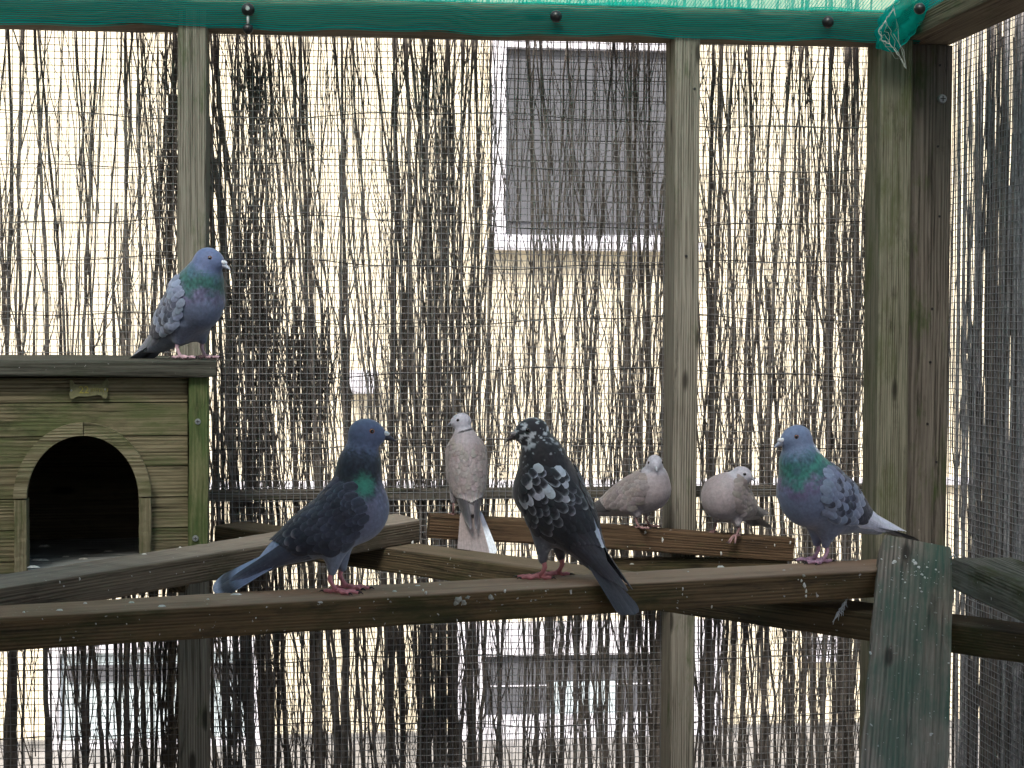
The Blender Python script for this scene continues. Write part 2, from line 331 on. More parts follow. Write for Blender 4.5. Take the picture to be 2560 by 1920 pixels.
HY = 3.2                                # face of the house behind the screen
def hw(px, py): p = at(px, py, Y=HY); return p[0], p[2]
house = empty('house', (2.0, HY, 0), label='yellow rendered house wall with white window frames behind the brushwood', cat='house')
box('wall', -6.0, 12.0, HY, HY + 0.3, 0.0, 7.0, M['render'], house)
zpl = hw(1000, 1868)[1]
box('plinth', -6.0, 12.0, HY - 0.03, HY - 0.0005, 0.0, max(0.03, zpl), M['plinth'], house)
zs0, zs1 = hw(1100, 1219)[1], hw(1100, 1200)[1]
box('string_course', -6.0, 12.0, HY - 0.045, HY - 0.0005, zs0, zs1, M['white'], house, 0.004)
def window(x0, y0, x1, y1, fr, mat_pane, name='window', bars=()):
    a = hw(x0, y1); b = hw(x1, y0); X0, Z0, X1, Z1 = a[0], a[1], b[0], b[1]
    w = box(name, X0 + fr, X1 - fr, HY - 0.012, HY - 0.001, Z0 + fr, Z1 - fr, mat_pane, house)
    for q in ((X0, X0 + fr, Z0, Z1), (X1 - fr, X1, Z0, Z1), (X0 + fr, X1 - fr, Z0, Z0 + fr), (X0 + fr, X1 - fr, Z1 - fr, Z1)):
        box('frame', q[0], q[1], HY - 0.05, HY - 0.0005, q[2], q[3], M['white'], w, 0.004)
    for (ya, yb, mt) in bars:
        za, zb = hw(x0, yb)[1], hw(x0, ya)[1]
        box('slat', X0 + fr + 0.002, X1 - fr - 0.002, HY - 0.02, HY - 0.0125, za, zb, mt, w)
    return w
w1 = window(1226, 98, 1732, 622, 0.058, M['shutter'])
X0, _ = hw(1226, 0); X1, _ = hw(1732, 0)
zb = [hw(1300, y)[1] for y in np.linspace(150, 556, 9)]
for i in range(8): box('slat', X0 + 0.06, X1 - 0.06, HY - 0.024, HY - 0.013, zb[i + 1] + 0.003, zb[i], M['shutter'], w1, 0.003)
box('sill', X0 - 0.03, X1 + 0.03, HY - 0.10, HY - 0.051, hw(1300, 628)[1], hw(1300, 604)[1], M['white'], w1, 0.005)
door = window(1128, 1545, 1800, 1868, 0.135, M['shutter'], 'door')
a = hw(1372, 1818); b = hw(1535, 1700)
box('pane', a[0], b[0], HY - 0.03, HY - 0.0125, a[1], b[1], M['blind'], door, 0.002)
box('strip', hw(1217, 0)[0] + .02, hw(1715, 0)[0], HY - 0.016, HY - 0.0125, hw(1300, 1714)[1], hw(1300, 1711)[1], M['white'], door)
w2 = window(123, 1590, 662, 1880, 0.05, M['blind'])
box('slat', hw(160, 0)[0], hw(625, 0)[0], HY - 0.03, HY - 0.0125, hw(200, 1700)[1], hw(200, 1661)[1], M['shutter'], w2)
v = window(2006, 1586, 2092, 1652, 0.016, M['shutter'], 'vent')
a = hw(2006, 1652); b = hw(2092, 1586)
for i in range(6):
    z = a[1] + 0.02 + (b[1] - a[1] - 0.04) * i / 6
    box('slat', a[0] + 0.018, b[0] - 0.018, HY - 0.03, HY - 0.013, z, z + (b[1] - a[1] - .04) / 9, M['white'], v)
a = hw(872, 982); b = hw(944, 925)
lamp = box('wall_box', a[0], b[0], HY - 0.12, HY + 0.002, a[1], b[1], M['white'], house, 0.01)

# ================================================================== aviary frame
PD, PW = 0.105, 0.058                    # post depth and width; the wire mesh is at Y = 0
aviary = empty('aviary', (0.1, 0, 0), label='timber framed aviary with wire mesh sides and green netting roof', cat='aviary')
ZTOP = 2.302
XR = 1.338                               # outer plane of the right side
def fx(px, Y, py=900): return at(px, py, Y=Y)[0]
def post(name, x0, x1, y0, y1, mat, z1=ZTOP):
    xc, yc = (x0 + x1) / 2, (y0 + y1) / 2
    return timber(name, (xc, yc, -0.01), (xc, yc, z1), x1 - x0, y1 - y0, mat, aviary, up=(0, 1, 0), warp=0.0015, seg=40)
p1 = (fx(444, -PD), fx(516, -PD)); p2 = (fx(1682, -PD), fx(1744, -PD)); pc = (fx(2197, -PD), fx(2274, -PD))
post('post', p1[0], p1[1], -PD, -0.001, M['post'], ZTOP + 0.03)
post('post', p2[0], p2[1], -PD, -0.001, M['post'], ZTOP + 0.001)
post('post', pc[0], pc[1], -PD, -0.001, M['post_green'], ZTOP + 0.001)
post('post', -1.55, -1.49, -PD, -0.001, M['post'], ZTOP + 0.001)
YR = -0.058                              # front of the right side's end post
timber('post', ((pc[1] + 0.002 + XR) / 2, (YR + 0.0) / 2, -0.01), ((pc[1] + 0.002 + XR) / 2, YR / 2, ZTOP), 0.058, XR - pc[1] - 0.002, M['post_dark'], aviary, up=(1, 0, 0), warp=0.001, seg=40)
for y in (-1.9, -3.9):
    timber('post', (XR - 0.0525, y, -0.01), (XR - 0.0525, y, ZTOP), 0.058, 0.105, M['post_dark'], aviary, up=(1, 0, 0), warp=0.001)
post('post', -1.55, -1.49, -3.95, -3.85, M['post'], ZTOP)
RH = 0.062
timber('top_rail', (-1.55, -PD / 2 + 0.001, ZTOP + RH / 2), (pc[1], -PD / 2 + 0.001, ZTOP + RH / 2), PD - 0.004, RH, M['rail'], aviary, warp=0.001, seg=40)
timber('top_rail', (XR - 0.058, 0.0, ZTOP + RH / 2 + 0.002), (XR - 0.058, -4.0, ZTOP + RH / 2 + 0.002), 0.116, RH, M['rail'], aviary, warp=0.001, seg=40)
timber('top_rail', (-1.52, -PD - 0.01, ZTOP + RH / 2), (-1.52, -4.0, ZTOP + RH / 2), 0.07, RH, M['rail'], aviary, warp=0.001)
timber('top_rail', (-1.48, -3.95, ZTOP + RH / 2), (XR - 0.12, -3.95, ZTOP + RH / 2), 0.07, RH, M['rail'], aviary, warp=0.001)
# rail behind the mesh
zr0, zr1 = at(1000, 1246, Y=0.03)[2], at(1000, 1219, Y=0.03)[2]
timber('mid_rail', (-1.5, 0.025, (zr0 + zr1) / 2), (XR, 0.025, (zr0 + zr1) / 2), 0.022, zr1 - zr0, M['post_dark'], aviary, seg=30)

# unseen boards added behind and left of the camera to block side light
for i in range(22):
    x = -1.55 + i * 0.132
    timber('wall_blocker', (x + 0.066, -4.02, 0.0), (x + 0.066, -4.02, ZTOP + 0.01), 0.131, 0.018, M['post_dark'], aviary, up=(0, 1, 0), seg=4)
for i in range(29):
    y = -0.13 - i * 0.132
    timber('wall_blocker', (-1.565, y - 0.066, 0.0), (-1.565, y - 0.066, ZTOP + 0.01), 0.018, 0.131, M['post_dark'], aviary, up=(0, 1, 0), seg=4)

# welded mesh
PITCH_MM = 0.01425; WR = 0.00082
def wire_panel(x0, x1, z0, z1, plane, name='wire_mesh'):
    paths = []
    nx = int((x1 - x0) / PITCH_MM); nz = int((z1 - z0) / PITCH_MM)
    ph = rng.uniform(0, 6, 8)
    def bulge(u, z): return 0.0022 * math.sin(5.1 * u + ph[0]) * math.sin(4.3 * z + ph[1]) + 0.0008 * math.sin(23 * u + ph[2]) * math.sin(17 * z + ph[3])
    def sag(u, z): return 0.0012 * math.sin(6.7 * u + ph[4] + 2 * z) + 0.0005 * math.sin(31 * u + ph[5])
    for i in range(nx + 1):
        u = x0 + i * PITCH_MM; zz = np.linspace(z0, z1, 24); j = rng.normal(0, 0.0004)
        P = [(u + j + 0.0011 * math.sin(5 * z + ph[6] + u), bulge(u, z) + WR * 0.8, z + sag(u, z)) for z in zz]; paths.append((P, WR))
    for k in range(nz + 1):
        z = z0 + k * PITCH_MM; uu = np.linspace(x0, x1, max(12, int((x1 - x0) * 28))); j = rng.normal(0, 0.0004)
        P = [(u + 0.0011 * math.sin(5 * z + ph[6] + u), bulge(u, z) - WR * 0.8, z + j + sag(u, z)) for u in uu]; paths.append((P, WR))
    V, F = tubes_np(paths, 4)
    if plane == 'X': V = np.stack((XR + V[:, 1] + 0.004, -V[:, 0], V[:, 2]), -1)
    else: V[:, 1] += 0.004
    me = mesh_np(name, V, F); return tag(link(name, me, M['wire'], aviary), kind='stuff')
wire_panel(-1.5, p1[1], 0.42, ZTOP + 0.01, 'Y')
wire_panel(p1[1] + 0.004, p2[1], 0.42, ZTOP + 0.01, 'Y')
wire_panel(p2[1] + 0.004, pc[1], 0.42, ZTOP + 0.01, 'Y')
wire_panel(-YR - 0.01, 1.15, 0.42, ZTOP + 0.01, 'X')

# green netting: roof sheet and the hem wrapped over the rails
def sheet(name, f, nu, nv, parent, uvs=(1, 1)):
    V = np.array([f(i / nu, j / nv) for j in range(nv + 1) for i in range(nu + 1)])
    F = np.array([(j*(nu+1)+i, j*(nu+1)+i+1, (j+1)*(nu+1)+i+1, (j+1)*(nu+1)+i) for j in range(nv) for i in range(nu)])
    me = mesh_np(name, V, F); uv = me.uv_layers.new(name='UVMap')
    lv = np.empty(len(me.loops), dtype=np.int32); me.loops.foreach_get('vertex_index', lv)
    U = np.stack(((lv % (nu + 1)) / nu * uvs[0], (lv // (nu + 1)) / nv * uvs[1]), -1).astype(np.float32)
    uv.data.foreach_set('uv', U.ravel()); return link(name, me, M['net'], parent)
NETZ = ZTOP + RH
nx0, nx1 = -1.55, XR - 0.11
zlow = at(1000, 77, Y=-PD - 0.01)[2]
def hem(u, v):
    x = nx0 + (nx1 - nx0 + 0.02) * u
    z = NETZ - v * (NETZ - zlow) + 0.0025 * math.sin(13 * x) + 0.002 * math.sin(31 * x + 1)
    y = -PD - 0.008 - 0.004 * math.sin(math.pi * min(1, v)) ** 0.7 - 0.0016 * math.sin(38 * x + 9 * v) * v - 0.004 * math.sin(7.3 * x + 2) * v
    if v > 0.85: y += (v - 0.85) * 0.09
    return (x, y, z)
sheet('net_hem', hem, 120, 14, aviary, (4, 0.5))
def roof(u, v):
    x = nx0 + (nx1 - nx0) * u; y = -PD - 0.008 - 1.75 * v
    z = NETZ + 0.28 * v + 0.008 * math.sin(6 * x + 1) * min(1, 8 * v) + 0.006 * math.sin(9 * y)
    return (x, y, z)
def threads(along_x, n, w, k):            # knitted threads of the roof netting
    t = np.linspace(0, 1, k)
    return tubes_np([(np.array([roof(q, i / (n - 1)) if along_x else roof(i / (n - 1), q) for q in t]) + (0, 0, 0.0007 if along_x else -0.0007), w) for i in range(n)], 3)
V1, F1 = threads(True, 320, 0.00088, 26); V2, F2 = threads(False, 400, 0.00062, 14)
tag(link('roof_net', mesh_np('roof_net', np.concatenate((V1, V2)), np.concatenate((F1, F2 + len(V1)))), M['thread'], aviary), kind='stuff')
for i in range(17):                      # unseen solid roof added over the front part to keep light out
    y = -1.80 - i * 0.132
    timber('roof_blocker', (-1.55, y - 0.066, ZTOP + RH + 0.30), (XR, y - 0.066, ZTOP + RH + 0.30), 0.1315, 0.018, M['post_dark'], aviary, seg=6)
def hem2(u, v):                          # along the right-hand rail
    y = -PD - 0.01 - 3.8 * u
    z = NETZ + 0.01 - v * (RH * 0.55) + 0.004 * math.sin(11 * y)
    x = XR - 0.116 - 0.010 - 0.012 * math.sin(math.pi * v) + 0.003 * math.sin(9 * y + 1)
    return (x, y, z)
sheet('net_hem', hem2, 80, 10, aviary, (4, 0.3))
# bunched corner of the net: a folded roll running down from the back rail to the corner post
bc = at(2260, 45, Y=-PD - 0.05)
P = []
for i in range(26):
    t = i / 25
    px = 2330 - 110 * t + 10 * math.sin(6 * t); py = -40 + 95 * t + 70 * t * t
    q = at(px, py, Y=-PD - 0.10 + 0.06 * t); P.append(q)
rad = [0.040 + 0.004 * math.sin(9 * i / 25) - 0.020 * max(0, i / 25 - 0.7) / 0.3 for i in range(26)]
V, F = tubes_np([(P, rad)], 20)
V += 0.003 * np.stack((np.sin(V[:, 2] * 210 + V[:, 0] * 130), np.cos(V[:, 2] * 160 + V[:, 0] * 250), 0 * V[:, 0]), -1)
me = mesh_np('net_fold', V, F); me.uv_layers.new(name='UVMap')
uvl = me.uv_layers[0]; lv = np.empty(len(me.loops), dtype=np.int32); me.loops.foreach_get('vertex_index', lv)
uvl.data.foreach_set('uv', np.stack(((lv // 20) / 26 * 0.4, (lv % 20) / 20 * 0.14), -1).astype(np.float32).ravel())
link('net_fold', me, M['net'], aviary)
# ball ties
def ball_tie(px, py, Y, rad=0.0125, hang=False):
    p = at(px, py, Y=Y)
    bm = bmesh.new(); bmesh.ops.create_uvsphere(bm, u_segments=20, v_segments=12, radius=rad)
    o = bm_obj('ball_tie', bm, M['black'], aviary, p, smooth=True)
    if hang:
        bm = bmesh.new(); bmesh.ops.create_cone(bm, segments=12, radius1=0.0042, radius2=0.0042, depth=0.003, cap_ends=True)
        bmesh.ops.rotate(bm, verts=bm.verts, matrix=Matrix.Rotation(R(90), 3, 'X'))
        bm_obj('screw', bm, M['zinc'], o, p + np.array((0, -rad, 0)))
        q = at(px, py + 40, Y=Y)
        V, F = tubes_np([([p + (0, -0.002, -rad * 0.9), q], 0.0028)], 6); link('cord', mesh_np('cord', V, F), M['cord'], o)
        bm = bmesh.new(); bmesh.ops.create_uvsphere(bm, u_segments=16, v_segments=10, radius=rad * 0.8)
        bm_obj('ball', bm, M['black'], o, q + np.array((0, 0, -rad * 0.5)), smooth=True)
    return o
ball_tie(620, 24, -PD - 0.030, 0.0135, True)
ball_tie(1390, 41, -PD - 0.028); ball_tie(2070, 55, -PD - 0.028); ball_tie(2299, 22, -PD - 0.20, 0.0115)
def screw(p, rad, parent, d=0.004, name='bolt'):
    bm = bmesh.new(); bmesh.ops.create_cone(bm, segments=16, radius1=rad, radius2=rad * 0.8, depth=d, cap_ends=True)
    bmesh.ops.rotate(bm, verts=bm.verts, matrix=Matrix.Rotation(R(90), 3, 'X'))
    o = bm_obj(name, bm, M['zinc'], parent, p)
    bm = bmesh.new()
    for a in (0, 90):
        b2 = bmesh.new(); bm_box(bm, -rad * 0.55, rad * 0.55, -0.0004, 0.0004, -rad * 0.1, rad * 0.1) if a == 0 else bm_box(bm, -rad * 0.1, rad * 0.1, -0.0006, 0.0003, -rad * 0.55, rad * 0.55); b2.free()
    bm_obj('slot', bm, M['black'], o, (p[0], p[1] - d / 2 - 0.0001, p[2])); return o
screw(at(2356, 247, Y=YR - 0.003), 0.0105, aviary, 0.008)
for px, py in ((2350, 163), (2345, 366), (2349, 541), (2331, 772), (2326, 905), (2341, 1155), (2319, 1060), (1737, 222), (1716, 640)):
    bm = bmesh.new(); bmesh.ops.create_cone(bm, segments=10, radius1=0.0032, radius2=0.0026, depth=0.0016, cap_ends=True)
    bmesh.ops.rotate(bm, verts=bm.verts, matrix=Matrix.Rotation(R(90), 3, 'X'))
    bm_obj('nail', bm, M['black'], aviary, at(px, py, Y=(YR if px > 2000 else -PD) - 0.0006))

# cobweb on the corner of the net
def wig(a, b, n, amp, seed):
    rs = np.random.default_rng(seed); t = np.linspace(0, 1, n)[:, None]
    return a * (1 - t) + b * t + rs.normal(0, amp, (n, 3)) * np.sin(np.pi * t)
wp = [at(x, y, Y=-PD - 0.09) for x, y in ((2234, 22), (2214, 50), (2196, 78), (2204, 100), (2225, 110), (2252, 145), (2266, 172))]
paths = []
for i in range(len(wp) - 1):
    for k in range(3): paths.append((wig(wp[i], wp[i + 1], 8, 0.0015, 50 + i * 5 + k), 0.00028 if k else 0.0005))
for k in range(10):
    a, b = wp[rng.integers(0, 7)], wp[rng.integers(0, 7)]; paths.append((wig(a, b, 8, 0.004, 90 + k), 0.0003))
V, F = tubes_np(paths, 4)
tag(link('cobweb', mesh_np('cobweb', V, F), M['web']), 'thin dusty cobweb strung over the folded green net at the corner', 'cobweb')

# ================================================================== brushwood screens
def stem_path(x, z0, z1, lean, curl, y, n=16, amp=0.006, seed=0):
    rs = np.random.default_rng(seed); t = np.linspace(0, 1, n)
    ph = rs.uniform(0, 6, 4)
    dx = lean * t + curl * t * t + amp * np.sin(5 * t + ph[0]) + 0.5 * amp * np.sin(13 * t + ph[1]) + rs.normal(0, 0.0012, n)
    dy = 0.006 * np.sin(4 * t + ph[2]) + rs.normal(0, 0.0008, n)
    return np.stack((x + dx, y + dy, z0 + (z1 - z0) * t), -1)
YS = 0.055                                # middle depth of the screen
screen = empty('brushwood_screen', (0.1, YS, 0), label='dark brushwood fence screen of upright twigs behind the back mesh', cat='brushwood')
# dense bundles as seen: (photo x, weight, spread)
bundles = [(10, 2, .010), (60, 2, .012), (150, 1.5, .012), (215, 2, .012), (300, 1.2, .02), (335, 2, .015), (385, 2.4, .015), (425, 3.6, .016), (560, 2.2, .015), (600, 4, .024),
           (650, 4, .028), (700, 3.2, .02), (760, 3.4, .02), (830, 3, .02), (900, 3.0, .02), (985, 3.2, .02), (1040, 4, .02), (1085, 5, .02), (1130, 3.4, .02), (1180, 3, .02),
           (1250, 2.2, .02), (1330, 3, .03), (1420, 3.6, .03), (1500, 3.6, .03), (1580, 3.6, .025), (1640, 4, .02), (1780, 3.2, .016), (1830, 3.8, .02), (1890, 2.6, .02), (1950, 3.4, .02),
           (2010, 3, .02), (2070, 3.4, .02), (2120, 3.4, .018), (2170, 2, .015)]
bx = np.array([fx(b[0], YS) for b in bundles]); bw = np.array([b[1] for b in bundles]); bs = np.array([b[2] for b in bundles]); bw = bw / bw.sum()
XL, XH = -0.96, 1.30
def pick_x():
    if random.random() < 0.22: return random.uniform(XL, XH)
    k = rng.choice(len(bx), p=bw); return float(rng.normal(bx[k], bs[k]))
# thick stems, each its own piece
ZB = 0.40
stems = []
hand = [(40, .0052, -.02), (120, .0055, -.015), (205, .0050, .0), (270, .0040, .015), (300, .0048, -.03), (330, .004, .0), (380, .0042, .03), (420, .006, .0), (560, .0050, -.02), (690, .0045, -.06),
        (610, .009, -.02), (645, .007, -.03), (770, .0042, -.07), (850, .0045, -.06), (905, .0040, -.03), (1010, .005, .0), (1068, .0055, .01), (1110, .005, .01), (1180, .0042, -.02), (1240, .004, -.03),
        (1360, .0045, -.03), (1500, .005, .02), (1640, .006, .02), (1770, .005, .0), (1795, .006, .01), (1860, .0048, -.02), (1905, .0045, .02), (1975, .005, -.03), (2050, .005, -.02), (2110, .0048, .01)]
for i in range(240):
    if i < len(hand):
        px, rad, lean = hand[i]; x = fx(px, YS)
    else:
        x = pick_x(); rad = random.uniform(0.0018, 0.0042); lean = random.gauss(-0.05 if fx(540, YS) < x < fx(1060, YS) else 0.0, 0.05)
    z1 = ZTOP + 0.12 if random.random() < 0.72 else random.uniform(1.5, 2.28)
    y = YS + random.uniform(-0.028, 0.03)
    P = stem_path(x - lean * 0.5, ZB, z1, lean, random.gauss(0, 0.035), y, 34, random.uniform(0.004, 0.011), 1000 + i)
    P[:, 0] += np.cumsum(rng.normal(0, 0.0010, 34))
    rr = rad * (np.linspace(1.25, 0.6, 34) * (1 + rng.normal(0, 0.07, 34)))
    stems.append((P, rad))
    V, F = tubes_np([(P, rr)], 6)
    link('branch', mesh_np('branch', V, F), M['bark'] if i % 3 else M['bark_dark'], screen)
# side shoots and fine twigs
twigs, fine = [], []
for i in range(620):
    P, rad = stems[rng.integers(0, len(stems))]; k = rng.integers(2, 31); s = 1 if random.random() < .5 else -1
    Ln = random.uniform(0.12, 0.5); n = 10; t = np.linspace(0, 1, n)
    dx = s * Ln * (random.uniform(0.05, 0.34) * t - random.uniform(0.0, 0.16) * t * t)
    Q = P[k] + np.stack((dx + rng.normal(0, 0.0012, n), rng.normal(0, 0.002, n) + random.uniform(-.02, .02) * t, Ln * t), -1)
    twigs.append((Q, np.linspace(0.0019, 0.0007, n) * random.uniform(0.7, 1.3)))
for i in range(4300):
    x = pick_x(); Ln = random.uniform(0.18, 0.6); z0 = random.uniform(ZB - 0.1, ZTOP - 0.25 * Ln); n = 9
    if z0 + Ln > 2.14 and random.random() < 0.45: continue
    if z0 + Ln * .5 < 1.22 and random.random() < 0.42: continue
    left = x < p1[0] - 0.12
    if left and random.random() < 0.35: continue
    P = stem_path(x, z0, z0 + Ln, random.gauss(-0.02 if fx(540, YS) < x < fx(1060, YS) else 0.0, 0.036), random.gauss(0, 0.022), YS + random.uniform(-0.034, 0.034), n, 0.004, 5000 + i)
    (twigs if i % 2 else fine).append((P, np.linspace(1.15, 0.5, n) * random.uniform(0.0006, 0.0016)))
for i in range(900):                      # hair-fine sprays
    x = pick_x(); z0 = random.uniform(ZB, ZTOP - 0.05); Ln = random.uniform(0.03, 0.12); n = 5; t = np.linspace(0, 1, n)
    a = random.gauss(0, 0.6); Q = np.stack((x + math.sin(a) * Ln * t + rng.normal(0, 0.001, n), np.full(n, YS + random.uniform(-.03, .03)), z0 + math.cos(a) * Ln * t), -1)
    fine.append((Q, 0.0005))
# the shaggy lump and the two cut-off bundles
for (px, py, w, h, cnt) in ((770, 930, 50, 75, 60), (760, 870, 60, 60, 40), (650, 900, 45, 320, 90), (610, 640, 40, 190, 50), (425, 420, 24, 330, 70), (635, 250, 30, 80, 25), (780, 1010, 70, 20, 30)):
    for k in range(cnt):
        c = at(px + random.gauss(0, w * 0.55), py + random.gauss(0, h * 0.5), Y=YS + random.uniform(-0.03, 0.02))
        Ln = random.uniform(0.07, 0.22); n = 5; t = np.linspace(-.5, .5, n); a = random.gauss(0, 0.16)
        Q = np.stack((c[0] + math.sin(a) * Ln * t + rng.normal(0, 0.0015, n), np.full(n, c[1]), c[2] + math.cos(a) * Ln * t), -1)
        fine.append((Q, random.uniform(0.0007, 0.0019)))
V, F = tubes_np(twigs, 3); tag(link('twigs', mesh_np('twigs', V, F), M['bark'], screen), kind='stuff')
V, F = tubes_np(fine, 3); tag(link('fine_twigs', mesh_np('fine_twigs', V, F), M['bark_dark'], screen), kind='stuff')
for i, py in enumerate((300, 420, 560, 660, 800, 930, 1110, 1640, 1800)):
    z = at(1200, py, Y=YS)[2]; xx = np.linspace(XL, XH, 60)
    P = np.stack((xx, np.full(60, YS - 0.036) + 0.003 * np.sin(xx * 40), z + 0.010 * np.sin(xx * 5 + i) + 0.003 * np.sin(xx * 21 + i)), -1)
    V, F = tubes_np([(P, 0.0011)], 4); link('binding_wire', mesh_np('binding_wire', V, F), M['black'], screen)

XS = XR + 0.05
side = empty('brushwood_screen', (XS, -1.0, 0), label='dense grey brushwood screen behind the side mesh at the right', cat='brushwood')
tw = []; nb = 0
for i in range(860):
    y = -random.uniform(0.0, 1.25); u = random.random()
    thick = i < 90
    z1 = ZTOP + 0.1 if u < .6 else random.uniform(1.8, 2.3)
    if not thick and random.random() < .6: z0 = random.uniform(0.4, 1.9); z1 = z0 + random.uniform(.3, .8)
    else: z0 = 0.4
    if z0 > 1.75 and random.random() < 0.5: continue
    P = stem_path(0, z0, z1, random.gauss(0, 0.012), random.gauss(0, 0.008), 0, 12, 0.003, 20000 + i)
    rad = random.uniform(0.0032, 0.0055) if thick else random.uniform(0.0010, 0.0028)
    Q = np.stack((XS + random.uniform(-0.036, 0.045) + P[:, 1], y + P[:, 0], P[:, 2]), -1); rr = np.linspace(1.1, .7, 12) * rad
    if thick:
        V, F = tubes_np([(Q, rr)], 5); link('branch', mesh_np('branch', V, F), M['bark_grey'] if i % 2 else M['bark'], side)
    else: tw.append((Q, rr))
V, F = tubes_np(tw[::2], 3); tag(link('twigs', mesh_np('twigs', V, F), M['bark_grey'], side), kind='stuff')
V, F = tubes_np(tw[1::2], 3); tag(link('fine_twigs', mesh_np('fine_twigs', V, F), M['bark_dark'], side), kind='stuff')
# ================================================================== perches
def perp_h(a, b):
    d = b - a; d[2] = 0; d /= np.linalg.norm(d); return d, np.array((-d[1], d[0], 0.0))
def perch(name, a, b, w, h, mat, ext=(0, 0), label='', cuts=(0, 0)):
    """a, b: ends of the front top edge, seen from the open side"""
    a = np.array(a, float); b = np.array(b, float); d, q = perp_h(a.copy(), b.copy())
    d3 = (b - a) / np.linalg.norm(b - a)
    a = a - d3 * ext[0]; b = b + d3 * ext[1]; off = q * w / 2 - np.array((0, 0, h / 2))
    o = timber(name, a + off, b + off, w, h, mat, None, bev=0.005, warp=0.0015, seg=40, cuts=cuts)
    tag(o, label, 'perch'); return o, a, b, d3, q
ZBm = 1.29
B, Ba, Bb, Bd, Bq = perch('perch_beam', at(0, 1542, Z=ZBm), at(2196, 1424, Z=ZBm), 0.110, 0.0475, M['perch'], (0.30, 0.07), 'long weathered brown timber perch with a broad top carrying three big pigeons')
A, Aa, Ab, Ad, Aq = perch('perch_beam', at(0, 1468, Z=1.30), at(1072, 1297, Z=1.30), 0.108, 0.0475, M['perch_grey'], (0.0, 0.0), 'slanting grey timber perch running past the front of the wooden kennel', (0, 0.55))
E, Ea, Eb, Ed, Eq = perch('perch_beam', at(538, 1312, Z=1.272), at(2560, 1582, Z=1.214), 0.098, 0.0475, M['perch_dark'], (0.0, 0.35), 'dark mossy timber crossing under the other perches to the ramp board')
C, Ca, Cb, Cd, Cq = perch('perch_beam', at(1074, 1287, Y=-0.196), at(1986, 1346, Y=-0.150), 0.042, 0.049, M['perch_brown'], (0.0, 0.0), 'narrow reddish brown batten perch carrying the three doves')
G_, _, _, _, _ = perch('perch_beam', at(2390, 1398, Z=1.315), at(2560, 1466, Z=1.315), 0.105, 0.052, M['mossy'], (0.02, 0.6), 'split weathered beam with moss running along the side mesh behind the ramp')
hz0, hz1 = at(1750, 1428, Y=-0.12)[2], at(1750, 1393, Y=-0.12)[2]
tag(timber('batten', (fx(1520, -0.12), -0.125, (hz0 + hz1) / 2), (fx(1965, -0.12), -0.125, (hz0 + hz1) / 2), 0.036, hz1 - hz0, M['perch_dark'], None), 'dark batten fixed to the post just below the doves\' perch', 'batten')

def on_beam(a, d3, q, t_px, py_front, w, name): pass
def face_pts(specs, a, q):
    """photo places on a beam's front face -> world points (a, q: a point and the inward normal of the face)"""
    out = []
    for px, py, sz, st in specs:
        d = ray(px, py); t = np.dot(a - CAM, q) / np.dot(d, q); out.append((CAM + d * t, -q, sz, st))
    return out
def top_pts(specs, z): return [(at(px, py, Z=z), (0, 0, 1.0), sz, st) for px, py, sz, st in specs]
def droppings(parent, pts, mat, seed):
    me = splat(pts, 1, seed); tag(link('droppings', me, mat, parent), kind='stuff')
sp = face_pts([(1707, 1472, .0022, 2.2), (1706, 1486, .0014, 2), (2004, 1452, .0022, 1.4), (2012, 1464, .004, 1.6), (2016, 1478, .0028, 2.0), (2015, 1490, .0030, 1.4), (1996, 1449, .0014, 1), (1065, 1482, .0028, 1.4), (1058, 1476, .0024, 1),
                (1780, 1516, .0018, 2), (1143, 1551, .001, 3), (1263, 1478, .0024, 1.3), (240, 1560, .0012, 1.5), (500, 1575, .0010, 2), (317, 1560, .0012, 1), (900, 1520, .0012, 1), (640, 1545, .0010, 1.4), (2040, 1443, .0013, 1), (1880, 1490, .001, 1)], Ba, Bq)
droppings(B, sp, M['dropping'], 3)
sp = face_pts([(1148, 1500, .007, 1), (1160, 1506, .006, .8), (1140, 1508, .005, 1.1), (1228, 1495, .005, 1.1), (1170, 1494, .005, .7), (2010, 1440, .004, .8)], Ba, Bq)
droppings(B, sp, M['dropping_dark'], 4)
droppings(B, top_pts([(1800, 1417, .008, .5), (1960, 1426, .004, .6), (590, 1487, .011, .35), (405, 1515, .007, .4), (330, 1506, .005, .3), (1045, 1465, .006, .4), (985, 1478, .005, .4), (1720, 1430, .004, .5), (150, 1525, .006, .3), (213, 1508, .004, .3), (700, 1492, .003, .4), (1100, 1462, .004, .4), (1360, 1432, .003, .5), (2140, 1402, .005, .6), (2160, 1412, .003, .5), (60, 1530, .003, .4), (520, 1498, .003, .4)], ZBm), M['dropping'], 5)
droppings(A, top_pts([(86, 1418, .012, .35), (360, 1385, .005, .3), (600, 1345, .004, .3), (995, 1275, .006, .3), (450, 1368, .003, .4)], 1.30) + face_pts([(200, 1447, .0018, 1.5), (150, 1455, .0012, 2.2), (1032, 1358, .004, 1.6), (460, 1430, .0012, 1), (330, 1440, .001, 1)], Aa, Aq), M['dropping'], 6)
droppings(C, face_pts([(1657, 1350, .0026, 2.4), (1614, 1331, .0030, 1.6), (1625, 1371, .0016, .5), (1803, 1384, .0026, 2), (1805, 1350, .0012, 1.5), (1976, 1356, .0026, 2), (1937, 1363, .0018, 2), (1569, 1367, .0012, 1)], Ca, Cq), M['dropping'], 7)
droppings(E, face_pts([(1126, 1398, .003, 2), (1136, 1412, .002, 2.4)], Ea, Eq) + top_pts([(2145, 1502, .006, .5), (1580, 1410, .007, .6)], 1.232), M['dropping_dark'], 8)

